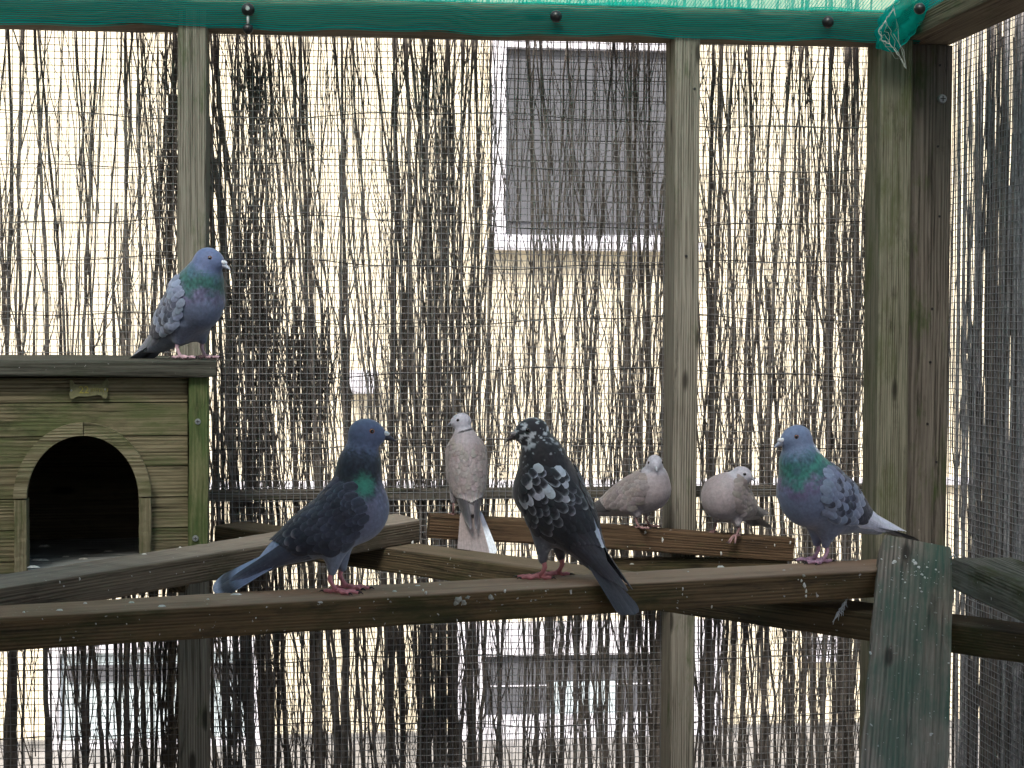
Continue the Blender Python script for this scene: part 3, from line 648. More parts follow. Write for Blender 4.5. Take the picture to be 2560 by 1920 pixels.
# small feather caught on the dark timber
fq = face_pts([(2108, 1512, .01, 1)], Ea, Eq)[0][0]; paths = []
for k in range(16):
    t = k / 15; c = fq + np.array((0.006 - 0.016 * t, -0.004, 0.012 - 0.024 * t))
    e = c + np.array((random.uniform(-.012, .006), random.uniform(-.004, 0), random.uniform(-.020, .0)))
    paths.append((wig(c, e, 5, 0.0012, 400 + k), np.linspace(.0014, .0004, 5)))
V, F = tubes_np(paths, 4); tag(link('fallen_feather', mesh_np('fallen_feather', V, F), M['fluff']), 'small pale downy feather stuck to the dark mossy timber', 'feather')

# ================================================================== ramp board
top = at(2293, 1352, Y=-0.84); vp = ray(2470, -1770); vp = vp / np.linalg.norm(vp)
Wd = 0.124; Ln = (top[2] - 0.0) / vp[2]
lowp = top - vp * Ln
sx = np.array((1.0, 0, 0)); sx -= vp * np.dot(sx, vp); sx /= np.linalg.norm(sx); nz = np.cross(sx, vp); 
if nz[2] < 0: nz = -nz
bm = bmesh.new()
nseg = 60; prof = []
for i in range(nseg + 1):
    t = i / nseg * Ln - Ln / 2
    e = 1.0
    dd = Ln / 2 - t
    for s in (1, -1):
        wv = Wd / 2
        if dd < 0.012: wv = Wd / 2 - (0.012 - dd) * 0.6
        j = 0.0006 * math.sin(40 * t + s) + 0.0005 * math.sin(91 * t)
        for zz in (0.010, -0.010):
            prof.append(bm.verts.new((t, s * (wv + j), zz)))
for i in range(nseg):
    a = prof[i*4:i*4+4]; b = prof[i*4+4:i*4+8]
    bm.faces.new((a[0], b[0], b[2], a[2])); bm.faces.new((a[1], a[3], b[3], b[1])); bm.faces.new((a[0], a[1], b[1], b[0])); bm.faces.new((a[2], b[2], b[3], a[3]))
bm.faces.new((prof[0], prof[2], prof[3], prof[1])); bm.faces.new((prof[-4], prof[-3], prof[-1], prof[-2]))
bmesh.ops.bevel(bm, geom=[e for e in bm.edges if len(e.link_faces) == 2 and e.calc_face_angle(0) > 0.7], offset=0.0025, segments=2, affect='EDGES')
Mt = Matrix.Identity(4); cc = (top + lowp) / 2 - nz * 0.010; yy = np.cross(nz, vp)
for i in range(3): Mt[i][0], Mt[i][1], Mt[i][2], Mt[i][3] = vp[i], yy[i], nz[i], cc[i]
rampb = bm_obj('ramp_board', bm, M['ramp'], None, M=Mt)
tag(rampb, 'leaning board with weathered green paint and white droppings beside the corner posts', 'board')
pl = cc + nz * 0.010
def on_ramp(px, py): d = ray(px, py); return CAM + d * (np.dot(pl - CAM, nz) / np.dot(d, nz))
sp = [(on_ramp(px, py), nz, sz, st) for px, py, sz, st in ((2236, 1404, .005, 1), (2232, 1408, .003, 1), (2288, 1408, .006, 1.4), (2298, 1418, .005, 1), (2284, 1400, .003, 1.2), (2305, 1436, .004, 1), (2312, 1444, .003, 1.3), (2340, 1424, .0035, 1), (2263, 1456, .003, 1), (2256, 1448, .002, 1), (2300, 1470, .002, 1), (2262, 1495, .003, .7), (2204, 1398, .003, 1), (2177, 1632, .0022, 2.6), (2305, 1574, .0018, 1), (2372, 1658, .0035, .6), (2298, 1686, .002, 1), (2200, 1480, .0015, 1), (2318, 1418, .003, 1.2))]
for k in range(40): sp.append((on_ramp(random.gauss(2285, 30), random.gauss(1425, 35)), nz, random.uniform(.0005, .0016), 1))
for k in range(40): sp.append((on_ramp(random.uniform(2190, 2370), random.uniform(1480, 1900)), nz, random.uniform(.0004, .0011), 1.3))
droppings(rampb, sp, M['dropping'], 9)
droppings(rampb, [(on_ramp(px, py), nz, sz, st) for px, py, sz, st in ((2240, 1634, .006, .4), (2292, 1600, .003, 1), (2338, 1532, .005, .6), (2350, 1494, .004, .6))], M['dropping_dark'], 10)
V, F = tubes_np([([on_ramp(2374, 1398) + nz * 0.002, on_ramp(2384, 1396) + nz * .008, on_ramp(2388, 1405) + nz * .006, on_ramp(2378, 1412) + nz * .001], 0.0014)], 6)
link('staple', mesh_np('staple', V, F), M['zinc'], rampb)

# ================================================================== kennel
KY = -0.55; KB = -0.112
def kp(px, py): p = at(px, py, Y=KY); return p[0], p[2]
kxr = kp(522, 1100)[0]; kxl = kxr - 0.62
zroof0, zroof1 = kp(300, 941)[1], kp(300, 901)[1]
kz0 = kp(200, 1424)[1]
ken = empty('kennel', (kxr, KY, kz0 - 0.0105), label='small mossy wooden kennel with an arched doorway and flat dark lid', cat='kennel')
timber('roof', (kxl - 0.02, (KY + KB) / 2 - 0.012, (zroof0 + zroof1) / 2), (kp(539, 920)[0], (KY + KB) / 2 - 0.012, (zroof0 + zroof1) / 2), KB - KY + 0.030, zroof1 - zroof0, M['kennel_roof'], ken, bev=0.004)
cx, czs = kp(211, 1242); rx = kp(348, 1242)[0] - cx; rz = kp(211, 1086)[1] - czs; tw_ = 0.0225
bx0, bx1 = kxl, kp(469, 1100)[0]
edges = [kp(250, y)[1] for y in (942, 1004, 1088, 1164, 1242, 1319, 1396, 1426)]
rxo, rzo = rx + tw_ * 0.5, rz + tw_ * 0.5
def arch_half(z):
    if z <= czs: return rxo
    if z >= czs + rzo: return 0.0
    return rxo * math.sqrt(1 - ((z - czs) / rzo) ** 2)
for k in range(len(edges) - 1):
    zt, zbm = edges[k] - 0.0, edges[k + 1]
    g = 0.0022
    xc = (bx0 + bx1) / 2; zc = (zt + zbm) / 2
    yf = KY + 0.004 + random.uniform(0, 0.0015)
    def piece(poly, poly2=None):
        bm = bmesh.new(); bm_prism(bm, [(x - xc, z - zc) for x, z in poly], yf - KY, 0.016)
        bmesh.ops.bevel(bm, geom=[e for e in bm.edges if e.calc_face_angle(0) > 1.2], offset=0.0018, segments=2, affect='EDGES')
        bm_obj('plank', bm, M['kennel'], ken, (xc, KY, zc))
    ztop = czs + rzo
    # a chamfered upper lip: the board face with a small shadow gap above
    if zbm >= ztop: piece([(bx0, zbm), (bx1, zbm), (bx1, zt - g), (bx0, zt - g)])
    else:
        over = zt - g > ztop; zm = min(zt - g, ztop - 0.0005)
        zz = [zbm + (zm - zbm) * i / 10 for i in range(11)]
        lft = [(bx0, zbm)] + [(cx - arch_half(z), z) for z in zz]; rgt_ = [(cx + arch_half(z), z) for z in zz[::-1]] + [(bx1, zbm)]
        if over: piece(lft + rgt_ + [(bx1, zt - g), (bx0, zt - g)])
        else: piece(lft + [(bx0, zm)]); piece([(bx1, zm)] + rgt_)
# backing so no light shows through the joints
bm = bmesh.new()
bm_prism(bm, [(bx0, edges[-1]), (cx - rxo, edges[-1]), (cx - rxo, czs)] + [(cx - arch_half(czs + rzo * i / 12), czs + rzo * i / 12) for i in range(1, 12)] + [(cx, czs + rzo), (cx, edges[0]), (bx0, edges[0])], KY + 0.017, KY + 0.022)
bm_prism(bm, [(bx1, edges[-1]), (bx1, edges[0]), (cx, edges[0]), (cx, czs + rzo)] + [(cx + arch_half(czs + rzo * i / 12), czs + rzo * i / 12) for i in range(11, 0, -1)] + [(cx + rxo, czs), (cx + rxo, edges[-1])], KY + 0.017, KY + 0.022)
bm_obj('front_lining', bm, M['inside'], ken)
# arch trim: two curved pieces and two jambs
def arc_piece(a0, a1):
    bm = bmesh.new(); n = 16; inn, out = [], []
    for i in range(n + 1):
        a = R(a0 + (a1 - a0) * i / n)
        inn.append((cx + rx * math.cos(a), czs + rz * math.sin(a))); out.append((cx + (rx + tw_) * math.cos(a), czs + (rz + tw_) * math.sin(a)))
    xm, zm = inn[n // 2]
    bm_prism(bm, [(x - xm, z - zm) for x, z in inn + out[::-1]], -0.014, 0.010)
    bmesh.ops.bevel(bm, geom=[e for e in bm.edges if e.calc_face_angle(0) > 0.7], offset=0.0015, segments=1, affect='EDGES')
    bm_obj('arch_trim', bm, M['kennel_trim'], ken, (xm, KY, zm))
arc_piece(1.0, 88.8); arc_piece(89.6, 179.0)
for s in (-1, 1):
    x0 = cx + s * rx; x1 = cx + s * (rx + tw_ - 0.001); z0 = kz0 - 0.004
    timber('door_jamb', ((x0 + x1) / 2, KY - 0.002, z0), ((x0 + x1) / 2, KY - 0.002, czs - 0.001), abs(x1 - x0), 0.022, M['kennel_trim'], ken, up=(0, 1, 0), bev=0.002, warp=0.0004)
    timber('door_lining', (cx + s * (rx + 0.004), KY + 0.03, z0), (cx + s * (rx + 0.004), KY + 0.03, czs - 0.002), 0.007, 0.040, M['kennel_trim'], ken, up=(0, 1, 0), bev=0.001, warp=0.0002)
timber('corner_post', ((bx1 + kxr) / 2 + 0.001, KY + 0.002, kz0 - 0.004), ((bx1 + kxr) / 2 + 0.001, KY + 0.002, zroof0 + 0.001), kxr - bx1 - 0.002, 0.026, M['kennel_corner'], ken, up=(0, 1, 0), bev=0.004)
screw(at(493, 1054, Y=KY - 0.0125), 0.0058, ken, 0.003, 'screw'); screw(at(487, 1346, Y=KY - 0.0125), 0.0058, ken, 0.003, 'screw')
timber('side_panel', (kxr - 0.010, KY + 0.022, (kz0 + zroof0) / 2), (kxr - 0.010, KB, (kz0 + zroof0) / 2), 0.016, zroof0 - kz0, M['kennel'], ken, bev=0.001)
timber('side_panel', (kxl + 0.010, KY + 0.022, (kz0 + zroof0) / 2), (kxl + 0.010, KB, (kz0 + zroof0) / 2), 0.016, zroof0 - kz0, M['kennel'], ken, bev=0.001)
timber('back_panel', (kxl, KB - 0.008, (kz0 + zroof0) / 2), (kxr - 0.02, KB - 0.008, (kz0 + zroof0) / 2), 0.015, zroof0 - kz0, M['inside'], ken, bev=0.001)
M['floor'] = wood('soiled_kennel_floor', (0.42, 0.43, 0.41), (0.13, 0.16, 0.155), algae=0.0, dirt=0.35, specks=0.5)
timber('floor', (kxl + 0.02, (KY + KB) / 2, kz0 - 0.004), (kxr - 0.02, (KY + KB) / 2, kz0 - 0.004), KB - KY - 0.02, 0.014, M['floor'], ken, bev=0.001)
droppings(ken, top_pts([(225, 1395, .016, .5), (190, 1388, .010, .5), (240, 1383, .007, .4), (120, 1396, .018, .3), (300, 1376, .012, .3), (150, 1362, .02, .2)], kz0 + 0.003), M['dropping'], 12)
# bone plaque
bpx = [(178, 950), (184, 950), (188, 958), (194, 961), (226, 960), (257, 959), (262, 952), (269, 946), (274, 953), (273, 966), (270, 975), (271, 987), (267, 996), (260, 994), (254, 987), (248, 986), (222, 990), (198, 989), (190, 993), (184, 997), (178, 993), (177, 982), (180, 972), (177, 962)]
bpw = [kp(*q) for q in bpx]; xm = sum(q[0] for q in bpw) / len(bpw); zm = sum(q[1] for q in bpw) / len(bpw)
bm = bmesh.new(); bm_prism(bm, [(x - xm, z - zm) for x, z in bpw], -0.004, 0.005)
bmesh.ops.bevel(bm, geom=[e for e in bm.edges if e.calc_face_angle(0) > 1.2], offset=0.0012, segments=2, affect='EDGES')
plq = bm_obj('name_plaque', bm, M['plaque'], ken, (xm, KY, zm))
cu = bpy.data.curves.new('lettering', 'FONT'); cu.body = '22'; cu.size = 0.018; cu.extrude = 0.0006; cu.align_y = 'CENTER'
to = bpy.data.objects.new('lettering_tmp', cu); COL.objects.link(to); bpy.context.view_layer.update()
tm = bpy.data.meshes.new_from_object(to.evaluated_get(bpy.context.evaluated_depsgraph_get())); bpy.data.objects.remove(to)
tm.name = 'lettering'
kx, kz = kp(200, 974)
link('lettering', tm, M['gold'], plq, Matrix.Translation((kx, KY - 0.0042, kz)) @ Matrix.Rotation(R(90), 4, 'X'))
paths = []
for k in range(9):
    q = np.array((kx + 0.022 + k * 0.0034, KY - 0.0042, kz + random.uniform(-.001, .001))); paths.append(([q + (0, 0, -.003), q + (.0006, 0, .001), q + (0.001, 0, .0035)], 0.0006))
V, F = tubes_np(paths, 4); link('worn_lettering', mesh_np('worn_lettering', V, F), M['gold'], plq)
for px, py in ((181, 975), (264, 973)):
    screw(at(px, py, Y=KY - 0.0042), 0.0018, plq, 0.0012, 'pin')
ken.rotation_euler = (0, 0, R(5.2))       # turned a little, so its right side runs away from view
# bracket shelf that carries the kennel, fixed to the post behind
sh = empty('shelf', (kxl + 0.3, -0.33, kz0 - 0.03), label='plain shelf of boards under the kennel, fixed to the post', cat='shelf')
for i in range(3):
    y0 = KY + 0.03 + i * 0.14; timber('board', (kxl - 0.02, y0 + 0.065, kz0 - 0.0195), (kxr - 0.03, y0 + 0.065, kz0 - 0.0195), 0.13, 0.016, M['perch_dark'], sh, bev=0.002)
timber('bracket', ((p1[0] + p1[1]) / 2, -0.106, kz0 - 0.0435), ((p1[0] + p1[1]) / 2, KY + 0.10, kz0 - 0.0435), 0.03, 0.032, M['perch_dark'], sh, bev=0.002)
timber('bracket', (kxl + 0.05, -0.106, kz0 - 0.0435), (kxl + 0.05, KY + 0.10, kz0 - 0.0435), 0.03, 0.032, M['perch_dark'], sh, bev=0.002)
timber('bracket', (kxl - 0.3, -0.09, kz0 - 0.0435), (p1[0], -0.09, kz0 - 0.0435), 0.03, 0.032, M['perch_dark'], sh, bev=0.002)
# ================================================================== birds
def sm(e0, e1, x): t = np.clip((x - e0) / (e1 - e0), 0, 1); return t * t * (3 - 2 * t)
def sdf_ell(P, c, r, Rm=None):
    q = P - c
    if Rm is not None: q = q @ Rm            # columns of Rm = local axes
    r = np.asarray(r); k0 = np.linalg.norm(q / r, axis=-1); k1 = np.linalg.norm(q / (r * r), axis=-1) + 1e-9
    return k0 * (k0 - 1) / k1
def sdf_cone(P, a, b, ra, rb):
    ab = b - a; t = np.clip(((P - a) @ ab) / np.dot(ab, ab), 0, 1)
    return np.linalg.norm(P - a - t[..., None] * ab, axis=-1) - (ra + (rb - ra) * t)
def smin(a, b, k):
    h = np.clip(0.5 + 0.5 * (b - a) / k, 0, 1); return b + (a - b) * h - k * h * (1 - h)
def surface_nets(f, o, h):
    s = f < 0; nx, ny, nz = f.shape
    idx = -np.ones((nx - 1, ny - 1, nz - 1), dtype=np.int64)
    cs = sum(s[i:nx-1+i, j:ny-1+j, k:nz-1+k].astype(np.int8) for i in (0, 1) for j in (0, 1) for k in (0, 1))
    act = np.argwhere((cs > 0) & (cs < 8)); n = len(act); idx[act[:, 0], act[:, 1], act[:, 2]] = np.arange(n)
    acc = np.zeros((n, 3)); cnt = np.zeros(n)
    for ax in range(3):
        for j in (0, 1):
            for k in (0, 1):
                a = np.zeros((n, 3), int); o1 = (ax + 1) % 3; o2 = (ax + 2) % 3; a[:, o1] = j; a[:, o2] = k
                b = a.copy(); b[:, ax] = 1; pa = act + a; pb = act + b
                fa = f[pa[:, 0], pa[:, 1], pa[:, 2]]; fb = f[pb[:, 0], pb[:, 1], pb[:, 2]]
                cr = (fa < 0) != (fb < 0); t = np.where(cr, fa / (fa - fb + 1e-12), 0)
                acc += np.where(cr[:, None], pa + t[:, None] * (pb - pa), 0); cnt += cr
    V = acc / cnt[:, None] * h + o
    Fs = []
    for ax in range(3):
        o1 = (ax + 1) % 3; o2 = (ax + 2) % 3
        sl0 = [slice(None)] * 3; sl1 = [slice(None)] * 3; sl0[ax] = slice(0, -1); sl1[ax] = slice(1, None)
        for u in (o1, o2):
            sl0[u] = slice(1, -1); sl1[u] = slice(1, -1)
        a, b = s[tuple(sl0)], s[tuple(sl1)]; e = np.argwhere(a != b)
        if not len(e): continue
        inside = a[e[:, 0], e[:, 1], e[:, 2]]; g = e.copy(); g[:, o1] += 1; g[:, o2] += 1
        def at_(d1, d2):
            q = g.copy(); q[:, o1] -= d1; q[:, o2] -= d2; return idx[q[:, 0], q[:, 1], q[:, 2]]
        q = np.stack((at_(1, 1), at_(0, 1), at_(0, 0), at_(1, 0)), -1)
        q[~inside] = q[~inside][:, ::-1]; Fs.append(q)
    return V, np.concatenate(Fs)

def feather_mat():
    mt, nt, b = new_mat('bird_plumage'); L = nt.links.new
    at_ = N(nt, 'ShaderNodeAttribute', attribute_name='Col'); tc = N(nt, 'ShaderNodeTexCoord')
    n = N(nt, 'ShaderNodeTexNoise', Scale=170.0, Detail=4.0, Roughness=0.65); L(tc.outputs['Object'], n.inputs[0])
    vo = N(nt, 'ShaderNodeTexVoronoi', Scale=150.0); L(tc.outputs['Object'], vo.inputs[0])
    r = ramp(nt, n.outputs[0], [(0.25, G(0.78)), (0.75, G(1.2))])
    L(mixc(nt, 1.0, at_.outputs['Color'], r.outputs[0], 'MULTIPLY'), b.inputs['Base Color'])
    b.inputs['Roughness'].default_value = 0.62; b.inputs['Specular IOR Level'].default_value = 0.3
    b.inputs['Sheen Weight'].default_value = 0.25; b.inputs['Sheen Roughness'].default_value = 0.5
    ad = N(nt, 'ShaderNodeMath', operation='ADD'); L(n.outputs[0], ad.inputs[0]); L(vo.outputs['Distance'], ad.inputs[1])
    bp = N(nt, 'ShaderNodeBump', Strength=0.28, Distance=0.0012); L(ad.outputs[0], bp.inputs['Height']); L(bp.outputs[0], b.inputs['Normal'])
    return mt
def vcol_mat(name, rough, spec=0.4, bump=0.0):
    mt, nt, b = new_mat(name); L = nt.links.new
    a = N(nt, 'ShaderNodeAttribute', attribute_name='Col'); L(a.outputs['Color'], b.inputs['Base Color']); b.inputs['Roughness'].default_value = rough; b.inputs['Specular IOR Level'].default_value = spec
    if bump:
        tc = N(nt, 'ShaderNodeTexCoord'); n = N(nt, 'ShaderNodeTexNoise', Scale=420.0, Detail=3.0); L(tc.outputs['Object'], n.inputs[0])
        bp = N(nt, 'ShaderNodeBump', Strength=0.5, Distance=bump); L(n.outputs[0], bp.inputs['Height']); L(bp.outputs[0], b.inputs['Normal'])
    return mt
M['plume'] = feather_mat(); M['skin'] = vcol_mat('scaly_leg_skin', 0.6, 0.3, 0.0008); M['eye'] = vcol_mat('glossy_eye', 0.08, 0.6); M['beak'] = vcol_mat('horn_beak', 0.45, 0.4, 0.0004)
def lin(r, g, b):
    c = np.array([((c / 255 + .055) / 1.055) ** 2.4 if c > 10 else c / 255 / 12.92 for c in (r, g, b)]); g_ = c @ (.3, .59, .11)
    return c * .80 + g_ * .20

def bird(name, label, cat, base, heading, K, group=None):
    """local frame: X ahead, Y to the bird's left, Z up, feet on Z = 0"""
    rs = np.random.default_rng(K['seed']); S = K.get('scale', 1.0)
    root = empty(name, base, R(heading), label, cat, group); LOCAL[0] = True
    p = R(K['pitch']); Ax = np.array((math.cos(p), 0, math.sin(p))); Ux = np.array((-math.sin(p), 0, math.cos(p))); Sy = np.array((0, 1.0, 0))
    hip = np.array(K['hip'], float); B3 = np.stack((Ax, Sy, Ux), -1)
    def bf(a, y, h): return hip + Ax * (a * S) + Sy * (y * S) + Ux * (h * S)
    pl = K.get('plump', 1.0); pz = K.get('deep', pl)
    head = np.array(K['head'], float); hy, hp = R(K.get('hyaw', 0)), R(K.get('hpitch', 0)); hr = R(K.get('hroll', 0))
    Hf = np.array((math.cos(hy) * math.cos(hp), math.sin(hy) * math.cos(hp), math.sin(hp))); Hs = np.cross((0, 0, 1.0), Hf); Hs /= np.linalg.norm(Hs); Hu = np.cross(Hf, Hs)
    Hs, Hu = Hs * math.cos(hr) + Hu * math.sin(hr), Hu * math.cos(hr) - Hs * math.sin(hr)
    H3 = np.stack((Hf, Hs, Hu), -1); hs = K.get('hscale', 1.0) * S
    torso = [(bf(0.000, 0, 0.002), (.078, .042 * pl, .042 * pz), B3), (bf(0.040, 0, 0.000), (.046, .042 * pl, .046 * pz), B3), (bf(-.055, 0, 0.004), (.055, .030, .027), B3), (bf(-.098, 0, .004), (.040, .020, .013), B3)]
    n0 = bf(*K.get('n0', (.052, 0, .016))); n2 = head - Hf * .004 * hs - Hu * .010 * hs
    n1 = (n0 * 0.45 + n2 * 0.55) + np.array(K.get('nb', (.004, 0, 0))) * S
    nr = K.get('nr', (.037, .0265, .0185))
    legs = []
    for s in (1, -1):
        fx_ = K.get('feet', ((.0, .019), (.0, -.019)))[0 if s == 1 else 1]
        foot = np.array((fx_[0], fx_[1], fx_[2] if len(fx_) > 2 else 0.0)); knee = bf(-.012, s * .020, -.032); ank = foot + np.array((-.010 * S, 0, K.get('tarsus', .034) * S))
        legs.append((s, foot, knee, ank))
    def f_torso(P):
        d = None
        for c, r, Rm in torso:
            e = sdf_ell(P, c, np.array(r) * S, Rm); d = e if d is None else smin(d, e, .018 * S)
        return d
    def f_body(P):
        d = f_torso(P)
        nk = smin(sdf_cone(P, n0, n1, nr[0] * S, nr[1] * S), sdf_cone(P, n1, n2, nr[1] * S, nr[2] * S), .012 * S)
        d = smin(d, nk, .026 * S)
        hd = smin(sdf_ell(P, head, np.array((.0262, .0192, .0212)) * hs, H3), sdf_ell(P, head + Hf * .014 * hs - Hu * .0030 * hs, np.array((.0150, .0115, .0118)) * hs, H3), .010 * hs)
        d = smin(d, hd, .010 * S)
        for s, foot, knee, ank in legs:
            k2 = ank + np.array((0.004, 0, .012)) * S
            d = smin(d, sdf_cone(P, knee + np.array((0, 0, .012)) * S, k2, .023 * S, .0070 * S), .018 * S)
        return d
    lo = np.minimum.reduce([head - .045, bf(-.15, 0, 0) - .045, hip - .085, np.array((0, 0, .006))]); hi = np.maximum.reduce([head + .045, bf(-.15, 0, 0) + .04, bf(.1, 0, 0) + .05, hip + .085])
    lo[2] = max(lo[2], 0.008); lo[1] = min(-.066 * S * pl, head[1] - .04); hi[1] = max(.066 * S * pl, head[1] + .04)
    h = 0.0025
    gx, gy, gz = [np.arange(lo[i], hi[i], h) for i in range(3)]
    P = np.stack(np.meshgrid(gx, gy, gz, indexing='ij'), -1)
    f = f_body(P); f[0] = f[-1] = 1; f[:, 0] = f[:, -1] = 1; f[:, :, 0] = f[:, :, -1] = 1
    V, F = surface_nets(f, np.array((gx[0], gy[0], gz[0])), h)
    # feather ripple
    st = K['style']
    nd = n2 - n0; tn = ((V - n0) @ nd) / np.dot(nd, nd); a = ((V - hip) @ Ax) / S; hh = ((V - hip) @ Ux) / S; dh = np.linalg.norm((V - head) / hs, axis=1); yy = V[:, 1] / S
    jit = 0.10 * np.sin(V[:, 0] * 400 + 3 * np.sin(V[:, 2] * 300)) * np.sin(V[:, 2] * 350 + V[:, 1] * 280) + rs.normal(0, .05, len(V))
    col = K['bodycol'](V, tn, a, hh, yy, dh, jit, dict(head=head, Hf=Hf, Hs=Hs, Hu=Hu, hs=hs, S=S))
    hl = (V - head) / hs
    link('body', mesh_np('body', V, F, cols=np.clip(col, 0.002, 0.95)), M['plume'], root)
    # --------------------------------------------------------------- wings
    aa = np.linspace(-.20, .10, 76); th = np.linspace(-math.pi, math.pi, 73)
    T = np.linspace(0, .075 * S, 60)
    droop = math.tan(R(K.get('wdroop', 0)))
    def axis(a): return hip + Ax * (a * S) + Ux * (np.minimum(0, (a + .08)) * -droop * S + .004 * S)
    tab = np.zeros((len(aa), len(th)))
    for i, av in enumerate(aa):
        D = np.cos(th)[:, None] * Ux + np.sin(th)[:, None] * Sy
        PP = axis(av) + D[:, None, :] * T[None, :, None]; ins = f_body(PP) < 0
        rr = np.where(ins[:, 0], T[np.where(ins.all(1), len(T) - 1, np.argmin(ins, axis=1))], 0)
        k = np.clip((-.06 - av) / .12, 0, 1); fy = (.026 - .013 * k) * S; fu = (.023 - .009 * k) * S
        el = 1 / np.sqrt((np.sin(th) / fy) ** 2 + (np.cos(th) / fu) ** 2)
        kf = np.clip((av - .03) / .05, 0, 1); tab[i] = np.maximum(rr, el * (1 - 0.0 * kf))
    for _ in range(4):
        tab[1:-1] = (tab[:-2] + 2 * tab[1:-1] + tab[2:]) / 4; tab = (np.roll(tab, 1, 1) + 2 * tab + np.roll(tab, -1, 1)) / 4
    def rlook(a, t):
        u = np.clip((a - aa[0]) / (aa[1] - aa[0]), 0, len(aa) - 1.001); v = np.clip((t - th[0]) / (th[1] - th[0]), 0, len(th) - 1.001)
        i, j = u.astype(int), v.astype(int); du, dv = u - i, v - j
        return (tab[i, j] * (1 - du) + tab[i + 1, j] * du) * (1 - dv) + (tab[i, j + 1] * (1 - du) + tab[i + 1, j + 1] * du) * dv
    tl = np.array((0, .2, .42, .62, .77, .87, .94, .98, 1.0)); vw = np.array((-1, -.82, -.45, 0, .45, .82, 1.0)); nl, nw = len(tl), len(vw)
    TL, VW = np.meshgrid(tl, vw, indexing='ij')
    gi = np.array([(i*nw+j, i*nw+j+1, (i+1)*nw+j+1, (i+1)*nw+j) for i in range(nl-1) for j in range(nw-1)])
    def fshape(t, blunt): return np.minimum(1, (t / .22 + .12)) ** .6 * np.sqrt(np.clip(1 - np.clip((t - blunt) / (1 - blunt + .012), 0, 1) ** 2.2, 0, 1))
    def feather(s, a0, th0, ang, L, W, o0, o1, c0, cedge, ctip, blunt=.6, camber=.0008, band=None, quill=None, vane=False):
        w = W / 2 * fshape(TL, blunt) * VW
        da = -(TL * L * math.cos(ang)) + w * math.sin(ang); dt = (TL * L * math.sin(ang)) + w * math.cos(ang)
        r_ = np.maximum(rlook(np.full_like(TL, a0), np.full_like(TL, th0)) / S, .012)
        A_ = a0 + da; th_ = th0 + dt / r_
        rad = rlook(A_, s * th_) + (o0 + (o1 - o0) * TL + camber * (1 - VW ** 2)) * S
        D = np.cos(th_)[..., None] * Ux + s * np.sin(th_)[..., None] * Sy
        Pt = hip + Ax * (A_[..., None] * S) + Ux * ((np.minimum(0, (A_ + .08)) * -droop + .004) * S)[..., None] + D * rad[..., None]
        e = np.clip(np.maximum(np.abs(VW) ** 7 * .8, ((TL - .80) / .20).clip(0, 1) ** 1.4), 0, 1)[..., None]
        c = c0 * (1 - e) + cedge * e
        if ctip is not None: k = sm(.55, .75, TL + rs.normal(0, .05, TL.shape))[..., None]; c = c * (1 - k) + ctip * k
        if band is not None:
            b0, b1, bc = band; k = (sm(b0 - .04, b0 + .04, TL) * (1 - sm(b1 - .04, b1 + .04, TL)))[..., None]; c = c * (1 - k) + bc * k
        if quill is not None: k = (np.abs(VW) < .1)[..., None] * .5; c = c * (1 - k) + quill * k
        if vane: k = sm(-.2, -.9, VW)[..., None] * .45; c = c * (1 - k); k = sm(.55, .95, VW)[..., None] * .6; c = c * (1 - k) + cedge * k
        c = c * (1 + rs.normal(0, .05, 3) * 0.5 + rs.normal(0, .06))
        return Pt.reshape(-1, 3), np.clip(c, .002, .95).reshape(-1, 3)
    W_ = K['wing']
    for s in (1, -1):
        Vs, Fs, Cs, off = [], [], [], 0
        def addf(P_, c_):
            nonlocal off
            Vs.append(P_); Fs.append((gi if s == 1 else gi[:, ::-1]) + off); Cs.append(c_); off += len(P_)
        # base skin of the wing
        rows = 12; a_hi, a_lo = .066, -.036
        for r_i in range(rows):
            u = r_i / (rows - 1); a0 = a_hi + (a_lo - a_hi) * u
            t0 = R(16 + 4 * math.sin(math.pi * u)); t1 = R((98 + 36 * math.sin(math.pi * min(1, u * .68 + .16))) * K.get('wlow', 1.0))
            if u < .25: t0 += R(40 * (1 - u / .25)); t1 -= R(14 * (1 - u / .25))
            L = .020 + .014 * u; Wd_ = .0125 + .0075 * u
            n = max(4, int((t1 - t0) * .043 / (Wd_ * .62)))
            for k in range(n):
                v = (k + .5 * (r_i % 2)) / n; t_ = t0 + (t1 - t0) * v
                c0, ce, ct = W_('covert', u, v, rs)
                addf(*feather(s, a0 + rs.normal(0, .0015), t_ + rs.normal(0, .03), rs.normal(-.10 + .18 * (v - .5), .07) - .1 * u, L * rs.uniform(.92, 1.1), Wd_ * rs.uniform(.95, 1.1), .0008, .0034, c0, ce, ct, .5))
        me = mesh_np('wing', np.concatenate(Vs), np.concatenate(Fs), cols=np.concatenate(Cs)); wob = link('wing', me, M['plume'], root)
        # flight feathers: each its own piece
        def single(nm, P_, c_): link(nm, mesh_np(nm, P_, (gi if s == 1 else gi[:, ::-1]), cols=c_), M['plume'], wob)
        ns = 9
        for k in range(ns):           # secondaries and tertials
            v = k / (ns - 1); t_ = R(14 + 108 * v * K.get('wlow', 1.0)); c0, ce, ct = W_('secondary', 1, v, rs)
            single('secondary_feather', *feather(s, -.026 - .006 * (1 - v), t_, -.14 - .30 * v, .066 - .016 * v, .022, .0001, .0030 - .0016 * v, c0, ce, ct, .72, .0012, vane=True))
        npn = 7; pl_ = K.get('plen', 1.0)
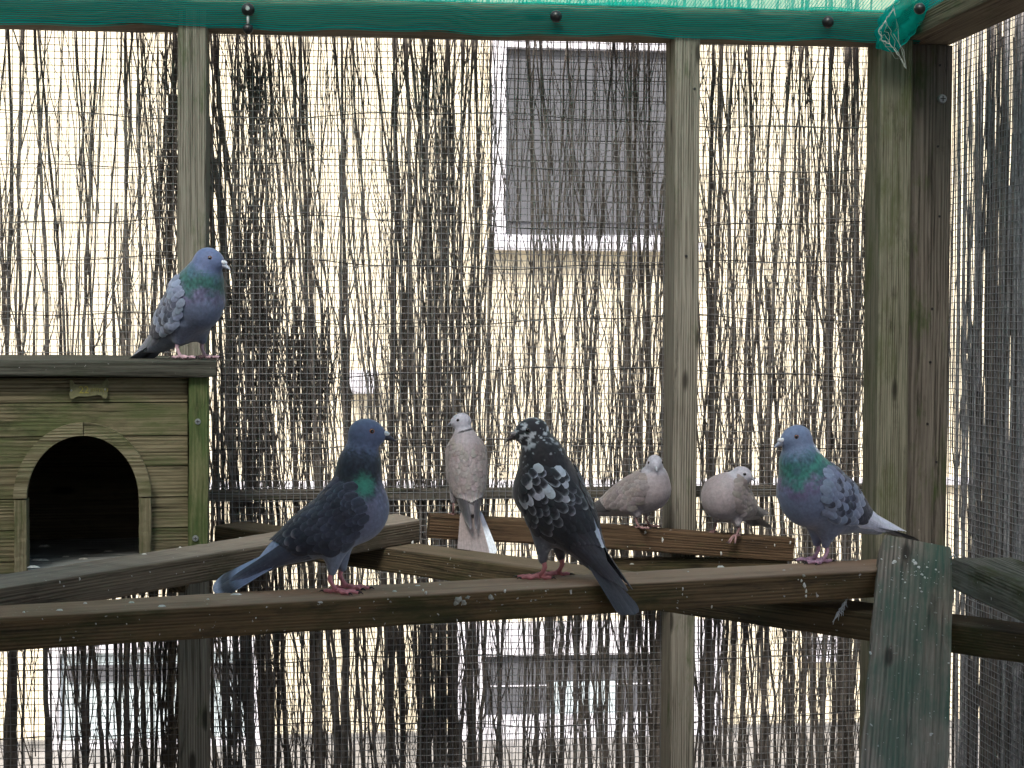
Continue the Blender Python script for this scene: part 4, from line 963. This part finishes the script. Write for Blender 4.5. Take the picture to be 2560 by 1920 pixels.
        for k in range(npn):          # primaries, folded over the rump
            v = k / (npn - 1); t_ = R(K.get('pth', (40, 112))[0] + (K.get('pth', (40, 112))[1] - K.get('pth', (40, 112))[0]) * v); c0, ce, ct = W_('primary', 1, v, rs)
            single('primary_feather', *feather(s, -.052, t_, K.get('pang', -.10) - .05 * v, (.125 - .050 * v) * pl_, .0200, -.0005, .0022 - .0006 * k, c0, ce, ct, .80, .0012, vane=True))
    # --------------------------------------------------------------- tail
    ta = R(K['pitch'] + K.get('tail', 0)); Td = -np.array((math.cos(ta), 0, math.sin(ta))); Tu = np.array((-math.sin(ta), 0, math.cos(ta)))
    nt_ = 12; fan = K.get('fan', 7); tr_ = R(K.get('troll', 0)); Ty = Sy * math.cos(tr_) + Tu * math.sin(tr_); Tu = Tu * math.cos(tr_) - Sy * math.sin(tr_)
    tb = bf(-.092, 0, .002)
    for k in range(nt_):
        v = (k - (nt_ - 1) / 2) / ((nt_ - 1) / 2); an = R(fan * v + K.get('tskew', 0)); dr = Td * math.cos(an) + Ty * math.sin(an); sd = np.cross(Tu, dr); L = (.118 - .006 * v * v) * S * K.get('tlen', 1.0); Wd_ = .021 * S
        w = Wd_ / 2 * fshape(TL, .86) * VW; lift = (.0009 * (1 - abs(v)) * 6 * .3 - .0035 * abs(v) ** 2 + .0007 * (1 - VW ** 2) + .0008 * VW * np.sign(-v + .001)) * S
        Pt = tb + Ty * (.011 * v * S) + dr * (TL * L)[..., None] + sd * w[..., None] + Tu * (lift - .004 * TL ** 2 * S)[..., None]
        c = K['tailcol'](v, TL, VW)
        me = mesh_np('tail_feather', Pt.reshape(-1, 3), gi, cols=np.clip(c, .002, .95).reshape(-1, 3)); link('tail_feather', me, M['plume'], root)
    # --------------------------------------------------------------- beak, eyes, legs
    Bc, cere = K.get('beakcol', (lin(70, 68, 72), lin(225, 225, 225)))
    n = 9; pts = []; bl = K.get('beaklen', .0225); V, F, C = [], [], []
    for i in range(n):
        t = i / (n - 1); c = head + hs * (Hf * (.0225 + bl * t) + Hu * (-.0032 - .0015 * t - .0036 * t ** 2.5))
        ry = (.0060 * (1 - t) ** .8 + .0009) * (1 - .25 * math.sin(math.pi * t)); rz_ = (.0060 * (1 - t ** 1.6) + .0011)
        for j in range(12):
            an = 2 * math.pi * j / 12; q = c + hs * (Hs * ry * math.cos(an) + Hu * rz_ * math.sin(an) * (1.0 if math.sin(an) > 0 else .75)); V.append(q)
            cc_ = Bc * (1.15 if math.sin(an) > 0 else .8); m_ = np.exp(-((math.sin(an) + .12) / .12) ** 2) * .5; C.append(cc_ * (1 - m_))
    F = [(i*12+j, i*12+(j+1) % 12, (i+1)*12+(j+1) % 12, (i+1)*12+j) for i in range(n-1) for j in range(12)]
    bk = link('beak', mesh_np('beak', V, F, cols=C), M['beak'], root)
    if cere is not None:
        V, F, C, off = [], [], [], 0
        for s in (1, -1):
            c = head + hs * (Hf * .0285 + Hu * .0012 + Hs * s * .0030)
            for i in range(7):
                for j in range(10):
                    ph = math.pi * i / 6; an = 2 * math.pi * j / 10
                    q = c + hs * (Hf * .0066 * math.cos(ph) + math.sin(ph) * (Hs * .0036 * math.cos(an) + Hu * .0036 * math.sin(an))) - Hu * (.0030 * (1 - math.cos(ph)) * .5) * hs * -0.4; V.append(q); C.append(cere * (1 + .06 * math.sin(7 * an)))
            F += [(off+i*10+j, off+i*10+(j+1) % 10, off+(i+1)*10+(j+1) % 10, off+(i+1)*10+j) for i in range(6) for j in range(10)]; off += 70
        link('cere', mesh_np('cere', V, F, cols=np.clip(C, 0, .95)), M['plume'], bk)
    iris, rim = K.get('eyecol', (lin(190, 110, 50), lin(150, 150, 155)))
    for s in (1, -1):
        ax_ = Hs * s * .93 + Hf * .33 + Hu * .12; ax_ /= np.linalg.norm(ax_); e1 = np.cross(ax_, Hu); e1 /= np.linalg.norm(e1); e2 = np.cross(ax_, e1)
        c = head + hs * (Hf * .0085 + Hs * s * .0148 + Hu * .0035); V, C = [], []; n = 16
        for i in range(n):
            ph = math.pi * .62 * i / (n - 1); k = ph / R(1)
            for j in range(16):
                an = 2 * math.pi * j / 16; V.append(c + hs * .0052 * (ax_ * math.cos(ph) + math.sin(ph) * (e1 * math.cos(an) + e2 * math.sin(an))))
                C.append((.004, .004, .004) if k < 30 else (iris if k < 52 else (iris * .25 if k < 60 else rim)))
        F = [(i*16+j, i*16+(j+1) % 16, (i+1)*16+(j+1) % 16, (i+1)*16+j) for i in range(n-1) for j in range(16)]
        link('eye', mesh_np('eye', V, F, cols=C), M['eye'], root)
    lc = K.get('legcol', lin(215, 130, 140)); tsc = K.get('toe', 1.0) * S
    for s, foot, knee, ank in legs:
        d0 = R(K.get('footyaw', (0, 0))[0 if s == 1 else 1]); fb = foot + np.array((0, 0, .0050 * tsc))
        paths = [([ank + np.array((.003, 0, .014)) * S, ank, (ank * .5 + fb * .5) + np.array((-.001, 0, 0)), fb], np.array((.0040, .0036, .0031, .0038)) * tsc)]
        claws = []
        for an, Ln_ in ((-26, .027), (0, .034), (26, .028), (176, .019)):
            u = np.array((math.cos(R(an) + d0), math.sin(R(an) + d0), 0)); gr = K.get('grip', 0) if an < 100 else 0
            pts = [fb]
            for q in (.25, .5, .75, 1.0):
                zt = (.0046 - .0014 * q + .0012 * math.sin(q * 9.4)) * tsc - gr * max(0, q - .45) * .03
                pts.append(np.array((foot[0] + u[0] * Ln_ * q * tsc, foot[1] + u[1] * Ln_ * q * tsc, foot[2] + zt)))
            paths.append((pts, np.array((.0036, .0032, .0031, .0027, .0022)) * tsc))
            e = pts[-1]; claws.append(([e, e + u * .004 * tsc + np.array((0, 0, .0008)), e + u * .0075 * tsc + np.array((0, 0, -.0016))], np.array((.0018, .0013, .0004)) * tsc))
        V, F = tubes_np(paths, 8); ring = .5 + .5 * np.sin(np.linalg.norm(V - fb, axis=1) * 2200)
        C = lc[None, :] * (0.78 + .30 * ring[:, None] + rs.normal(0, .04, (len(V), 1)))
        lg = link('leg', mesh_np('leg', V, F, cols=np.clip(C, 0, .95)), M['skin'], root)
        V, F = tubes_np(claws, 6); link('claw', mesh_np('claw', V, F, cols=np.tile(lin(52, 44, 44), (len(V), 1))), M['beak'], lg)
    LOCAL[0] = False
    return root

# ---------------------------------------------------------------- plumages
def mixn(a, b, k): k = np.asarray(k)[:, None]; return a * (1 - k) + b * k
def pigeon_body(headc, neckc, greenc, purple, breast, belly, rump, green_at=None, white=None, mott=None, bands=(-.30, .02, .40, .70)):
    def fn(V, tn, a, hh, yy, dh, jit, Q):
        c = np.tile(breast, (len(V), 1))
        c = mixn(c, belly, sm(.035, -.02, a + .3 * hh + jit * .02)); c = mixn(c, rump, sm(-.05, -.075, a + jit * .02))
        from mathutils import noise as mn
        nz_ = np.array([mn.noise(v) for v in (V * 62)]); nf_ = np.array([mn.noise(v) for v in (V * np.array((260, 260, 170)))]); n = tn + jit * .5 + .24 * nz_
        k_ = bands; n = n + .16 * np.sin(V[:, 0] * 55 + V[:, 1] * 47 + 1.3); c = mixn(c, purple, sm(k_[0], k_[0] + .4, n)); c = mixn(c, greenc * (1 - .35 * sm(-.1, .35, nz_.mean())), sm(k_[1], k_[1] + .36, n)); c = mixn(c, neckc, sm(k_[2], k_[2] + .34, n)); c = c * (1 + (.55 * nf_ * sm(-.2, .2, tn) * sm(1.0, .75, tn) + .16 * nf_))[:, None]; c = mixn(c, neckc * .6, .5 * sm(.05, .4, nz_) * sm(0, .25, tn) * sm(.75, .5, tn)); c = mixn(c, headc, sm(k_[3], k_[3] + .25, tn + jit * .6))
        if green_at is not None:
            gp, gr, gc = green_at; d = np.linalg.norm(V - np.array(gp), axis=1); c = mixn(c, gc, .85 * sm(gr * 1.3, gr * .3, d + jit * .03))
        if white is not None:
            for wpnt, wr, wc in white: d = np.linalg.norm(V - np.array(wpnt), axis=1); m_ = sm(wr, wr * .6, d) * (np.sin(V[:, 2] * 900 + V[:, 0] * 700) * np.sin(V[:, 0] * 500 + V[:, 1] * 900) > -.1); c = mixn(c, wc, m_ * .9)
        if mott is not None: c = mott(V, c, tn, a, hh, dh, Q)
        return c
    return fn
slate = lin(108, 122, 152); darkslate = lin(62, 72, 96)
def wing_dark(kind, u, v, rs):
    if kind == 'covert':
        c = lin(54, 60, 78) * rs.uniform(.7, 1.2); e = lin(96, 104, 126) * rs.uniform(.6, 1.2)
        if u < .18: e = lin(120, 135, 165)
        if u > .75: c = lin(38, 44, 60); e = lin(60, 66, 84) if rs.random() > .25 else lin(180, 180, 188)
        return c, c * .5 + e * .5, None
    if kind == 'secondary': return lin(40, 46, 62), lin(70, 76, 92), None
    return lin(66, 76, 98), lin(110, 122, 148), None
def wing_checker(prim, pe, strength):
    def fn(kind, u, v, rs):
        if kind == 'covert':
            c = lin(124, 138, 168) * rs.uniform(.86, 1.08); d = lin(48, 55, 76); e = lin(156, 168, 192)
            if u > .86: return d * .8, d * 1.1, None
            if u > .72 and v > .3: return c * .92, e, None
            pr = strength * sm(.08, .35, np.array(u)) * (1.0 if v < .8 else .6)
            if rs.random() < pr: return c * .35 + d * .65, e, (None if rs.random() < .35 else d)
            return c, c * 1.06, None
        if kind == 'secondary':
            return lin(128, 140, 166), lin(150, 160, 184), lin(44, 50, 66)
        return prim, pe, None
    return fn
def wing_mottle(kind, u, v, rs):
    blk = lin(32, 32, 38) * rs.uniform(.8, 1.2)
    if kind == 'covert':
        r = rs.random(); wh = lin(205, 210, 222)
        if u < .42 and v < .75:
            if r < .40: return wh * rs.uniform(.6, .95), wh, None
            if r < .84: return blk, wh * rs.uniform(.5, 1), None
        elif u < .75:
            if r < .10: return lin(150, 150, 160), wh, None
            if r < .55: return blk, wh * rs.uniform(.22, .6), None
        return blk, blk * 1.3, None
    if kind == 'secondary':
        if v < .2 and rs.random() < .6: return lin(190, 200, 220), lin(220, 225, 235), None
        return lin(44, 42, 48), lin(62, 60, 68), None
    return lin(56, 54, 62), lin(84, 82, 90), None
def wing_dove(kind, u, v, rs):
    b = lin(130, 120, 120) * rs.uniform(.86, 1.12)
    if kind == 'covert': return b, b * 1.22, None
    if kind == 'secondary': return lin(124, 116, 118) * rs.uniform(.9, 1.05), lin(165, 158, 158), None
    return lin(62, 60, 66), lin(120, 116, 120), None
def tail_fn(base, band, tip, edge=None, b0=.66, b1=.9, edgepale=None):
    def fn(v, TL, VW):
        c = np.tile(base, TL.shape + (1,)); k = sm(b0 - .05, b0 + .03, TL)[..., None]; c = c * (1 - k) + band * k
        k = sm(b1 - .02, b1 + .05, TL)[..., None]; c = c * (1 - k) + tip * k
        if edgepale is not None and v * edgepale[0] > .55:
            k = (1 - sm(b0 - .05, b0 + .05, TL))[..., None] * .85; c = c * (1 - k) + edgepale[1] * k
        return c * (1 + .08 * np.sin(VW * 9))[..., None]
    return fn
def dove_body(V, tn, a, hh, yy, dh, jit, Q):
    c = np.tile(lin(140, 129, 133), (len(V), 1)); c = mixn(c, lin(126, 119, 124), sm(.0, -.05, a)); c = mixn(c, lin(142, 136, 142), sm(.03, -.02, a + hh * .8))
    c = mixn(c, lin(145, 136, 142), sm(.15, .5, tn)); c = mixn(c, lin(160, 160, 174), sm(.62, .92, tn))
    rel = (V - Q['head']) / Q['hs']; back = -(rel @ (Q['Hf'] * .45 + np.array((.55, 0, 0)))); up_ = rel @ Q['Hu']
    col = sm(.0034, .0020, np.abs(up_ + .031 - .25 * back)) * sm(.004, .010, back) * sm(.050, .042, np.linalg.norm(rel, axis=1)); c = mixn(c, lin(34, 34, 40), col)
    return c * (1 + .6 * jit[:, None] * .4)
def mott3(V, c, tn, a, hh, dh, Q):
    from mathutils import noise as mn
    n1_ = np.array([mn.noise((v[0] * 95 + v[2] * 30, v[1] * 95, v[2] * 150)) + .5 * mn.noise((v[0] * 260, v[1] * 260, v[2] * 330)) for v in V])
    wh = lin(200, 205, 212)
    c = mixn(c, wh, .9 * sm(.16, .34, n1_) * sm(.72, .9, tn)); c = mixn(c, wh * .8, .8 * sm(.36, .55, n1_) * sm(.35, .6, tn) * sm(.9, .7, tn))
    c = mixn(c, lin(150, 155, 165), .5 * sm(.2, .6, n1_) * sm(-.005, -.02, hh) * sm(.05, 0, a)); return c
def beam_pt(px, py, z): return at(px, py, Z=z)
def tops(Pa, d3, z): return z
common = dict(hip=(0, 0, .098))
# pigeon on the kennel roof
rz1 = zroof1 + 0.001
bird('pigeon', 'blue chequered pigeon standing on the lid of the kennel', 'pigeon', at(470, 893, Y=KY + 0.075) * np.array((1, 1, 0)) + np.array((0, 0, rz1)), -47,
     dict(seed=1, style='checker', pitch=36, deep=1.16, hip=(-.004, 0, .082), head=(.062, .0, .181), hyaw=24, hpitch=-14, nr=(.042, .033, .0215), plump=1.06, feet=((.012, .030), (.006, -.022)), footyaw=(10, 15), tarsus=.022, tail=-12,
          bodycol=pigeon_body(lin(84, 102, 146), lin(52, 92, 112), lin(34, 96, 92), lin(92, 92, 128), lin(88, 102, 134), lin(94, 106, 132), lin(112, 124, 150), bands=(-.25, .12, .55, .82)), wing=wing_checker(lin(110, 116, 132), lin(140, 146, 160), .85),
          tailcol=tail_fn(lin(96, 104, 124), lin(40, 44, 56), lin(60, 64, 76)), eyecol=(lin(120, 60, 35), lin(170, 178, 200)), legcol=lin(205, 165, 178), beakcol=(lin(165, 172, 190), lin(225, 230, 238)), wdroop=4))
# dark pigeon in profile
bird('pigeon', 'dark slate pigeon with a green neck patch facing the mottled black one', 'pigeon', at(842, 1479, Z=ZBm), -8,
     dict(seed=2, style='dark', pitch=30, wlow=1.06, hip=(-.004, 0, .102), head=(.045, .0, .242), hyaw=2, hpitch=-6, n0=(.046, 0, .018), nr=(.042, .031, .021), nb=(.000, 0, 0), feet=((.012, .020), (.002, -.021)), footyaw=(-4, -14), tarsus=.022, tail=-3, toe=1.05,
          bodycol=pigeon_body(lin(86, 102, 138), lin(44, 54, 70), lin(38, 46, 56), lin(104, 106, 134), lin(106, 114, 140), lin(118, 130, 152), lin(150, 170, 210), green_at=((.048, -.040, .166), .020, lin(34, 150, 122))), wing=wing_dark, pth=(84, 150), pang=-.05, troll=28,
          tailcol=tail_fn(lin(136, 158, 202), lin(52, 60, 78), lin(150, 165, 195)), eyecol=(lin(170, 95, 40), lin(110, 118, 140)), beakcol=(lin(62, 64, 78), lin(232, 234, 236)), wdroop=-2, fan=6))
# mottled pigeon seen from behind
bird('pigeon', 'mottled black and white pigeon showing its back, tail hanging over the perch', 'pigeon', at(1392, 1446, Z=ZBm), 140,
     dict(seed=3, style='mottle', pitch=50, plump=1.17, hip=(-.002, 0, .112), head=(.040, .014, .236), hyaw=46, hpitch=-12, n0=(.046, 0, .012), nr=(.041, .033, .0215), nb=(-.004, 0, 0), feet=((.016, .026), (.012, -.020)), footyaw=(20, 40), tarsus=.020, tail=-4, toe=1.05,
          bodycol=pigeon_body(lin(38, 36, 42), lin(34, 32, 36), lin(42, 38, 42), lin(54, 48, 54), lin(60, 54, 60), lin(92, 94, 104), lin(60, 60, 68), mott=mott3), wing=wing_mottle,
          tailcol=tail_fn(lin(64, 66, 76), lin(54, 56, 66), lin(60, 62, 72)), eyecol=(lin(60, 40, 30), lin(120, 125, 135)), beakcol=(lin(66, 56, 56), lin(150, 140, 140)), legcol=lin(205, 120, 125), wdroop=4, fan=7, pth=(46, 112)))
# pale chequered pigeon with white wing tips
bird('pigeon', 'blue grey pigeon with white wing tips and a bright green neck beside the ramp board', 'pigeon', at(2054, 1406, Z=ZBm), 203,
     dict(seed=4, style='checker', pitch=27, plen=1.08, hip=(-.008, 0, .103), head=(.056, -.002, .216), hyaw=-8, hpitch=-10, n0=(.054, 0, .010), nr=(.047, .034, .0215), plump=1.12, deep=1.27, feet=((.006, .010), (.004, -.016)), footyaw=(5, -8), tarsus=.020, tail=-12, toe=1.05,
          bodycol=pigeon_body(lin(104, 124, 160), lin(66, 108, 128), lin(36, 130, 118), lin(104, 94, 134), lin(108, 122, 156), lin(112, 124, 152), lin(150, 160, 186), white=(((.065, .012, .190), .010, lin(225, 228, 235)), ((.030, .018, .196), .013, lin(225, 228, 235)))), wing=wing_checker(lin(214, 222, 238), lin(232, 238, 248), .8),
          tailcol=tail_fn(lin(110, 120, 140), lin(36, 40, 52), lin(44, 48, 60)), eyecol=(lin(130, 62, 30), lin(190, 185, 180)), beakcol=(lin(150, 158, 178), lin(236, 236, 240)), legcol=lin(200, 150, 178), wdroop=4, pth=(30, 116)))
# collared doves on the batten
def on_c(px):
    d = ray(px, 1300); q = Cq; t = np.dot(Ca - CAM, q) / np.dot(d, q); x = (CAM + d * t); k = np.dot(x - Ca, Cd); return Ca + Cd * k + q * 0.018
bird('collared_dove', 'collared dove showing its back and black neck ring, tail over the batten', 'dove', on_c(1168), 94,
     dict(seed=5, style='dove', scale=.86, pitch=62, hip=(-.010, 0, .098), head=(.006, .010, .196), hyaw=84, hpitch=-8, hscale=.88, n0=(.046, 0, .006), nr=(.028, .0195, .0165), nb=(-.002, 0, 0), plump=1.06, feet=((.010, .026), (.010, -.018)), tarsus=.024, tail=4, tlen=1.12, toe=.8, bodycol=dove_body, wing=wing_dove, plen=.9, wdroop=6,
          tailcol=lambda v, TL, VW: (tail_fn(lin(150, 136, 134), lin(150, 138, 138), lin(158, 147, 147))(v, TL, VW) if v > -.5 else tail_fn(lin(120, 125, 145), lin(225, 235, 248), lin(232, 240, 250), b0=.5)(v, TL, VW)), fan=13, tskew=-6, eyecol=(lin(40, 20, 18), lin(190, 190, 200)), beakcol=(lin(110, 112, 122), None), beaklen=.017, legcol=lin(150, 112, 112)), 'collared doves on the batten')
bird('collared_dove', 'collared dove turning its pale face to the viewer beside the post', 'dove', on_c(1610), -42,
     dict(seed=6, style='dove', scale=.90, pitch=24, hip=(-.012, 0, .066), head=(.038, -.010, .138), hyaw=-50, hpitch=-16, hscale=.88, n0=(.052, 0, .004), nr=(.030, .021, .0165), plump=1.05, feet=((.008, .020), (.008, -.020)), tarsus=.020, tail=-6, toe=.8, bodycol=dove_body, wing=wing_dove, wdroop=4,
          tailcol=tail_fn(lin(140, 132, 134), lin(120, 115, 118), lin(170, 165, 168)), eyecol=(lin(40, 20, 18), lin(190, 190, 200)), beakcol=(lin(150, 155, 165), None), beaklen=.017, legcol=lin(150, 112, 112)), 'collared doves on the batten')
bird('collared_dove', 'fluffed up collared dove looking sideways, feet gripping the batten', 'dove', on_c(1830), -136,
     dict(seed=7, style='dove', scale=.88, pitch=22, hip=(-.006, 0, .066), head=(.004, .035, .127), hyaw=112, hpitch=-14, hscale=.9, n0=(.040, .004, .010), nr=(.032, .022, .0165), plump=1.18, feet=((.016, .030, -.004), (.016, -.026, 0)), tarsus=.018, grip=.8, tail=0, tskew=-14, toe=.85, bodycol=dove_body, wing=wing_dove, wdroop=4,
          tailcol=tail_fn(lin(140, 132, 134), lin(120, 115, 118), lin(170, 165, 168)), eyecol=(lin(40, 20, 18), lin(190, 190, 200)), beakcol=(lin(150, 155, 165), None), beaklen=.017, legcol=lin(150, 112, 112)), 'collared doves on the batten')
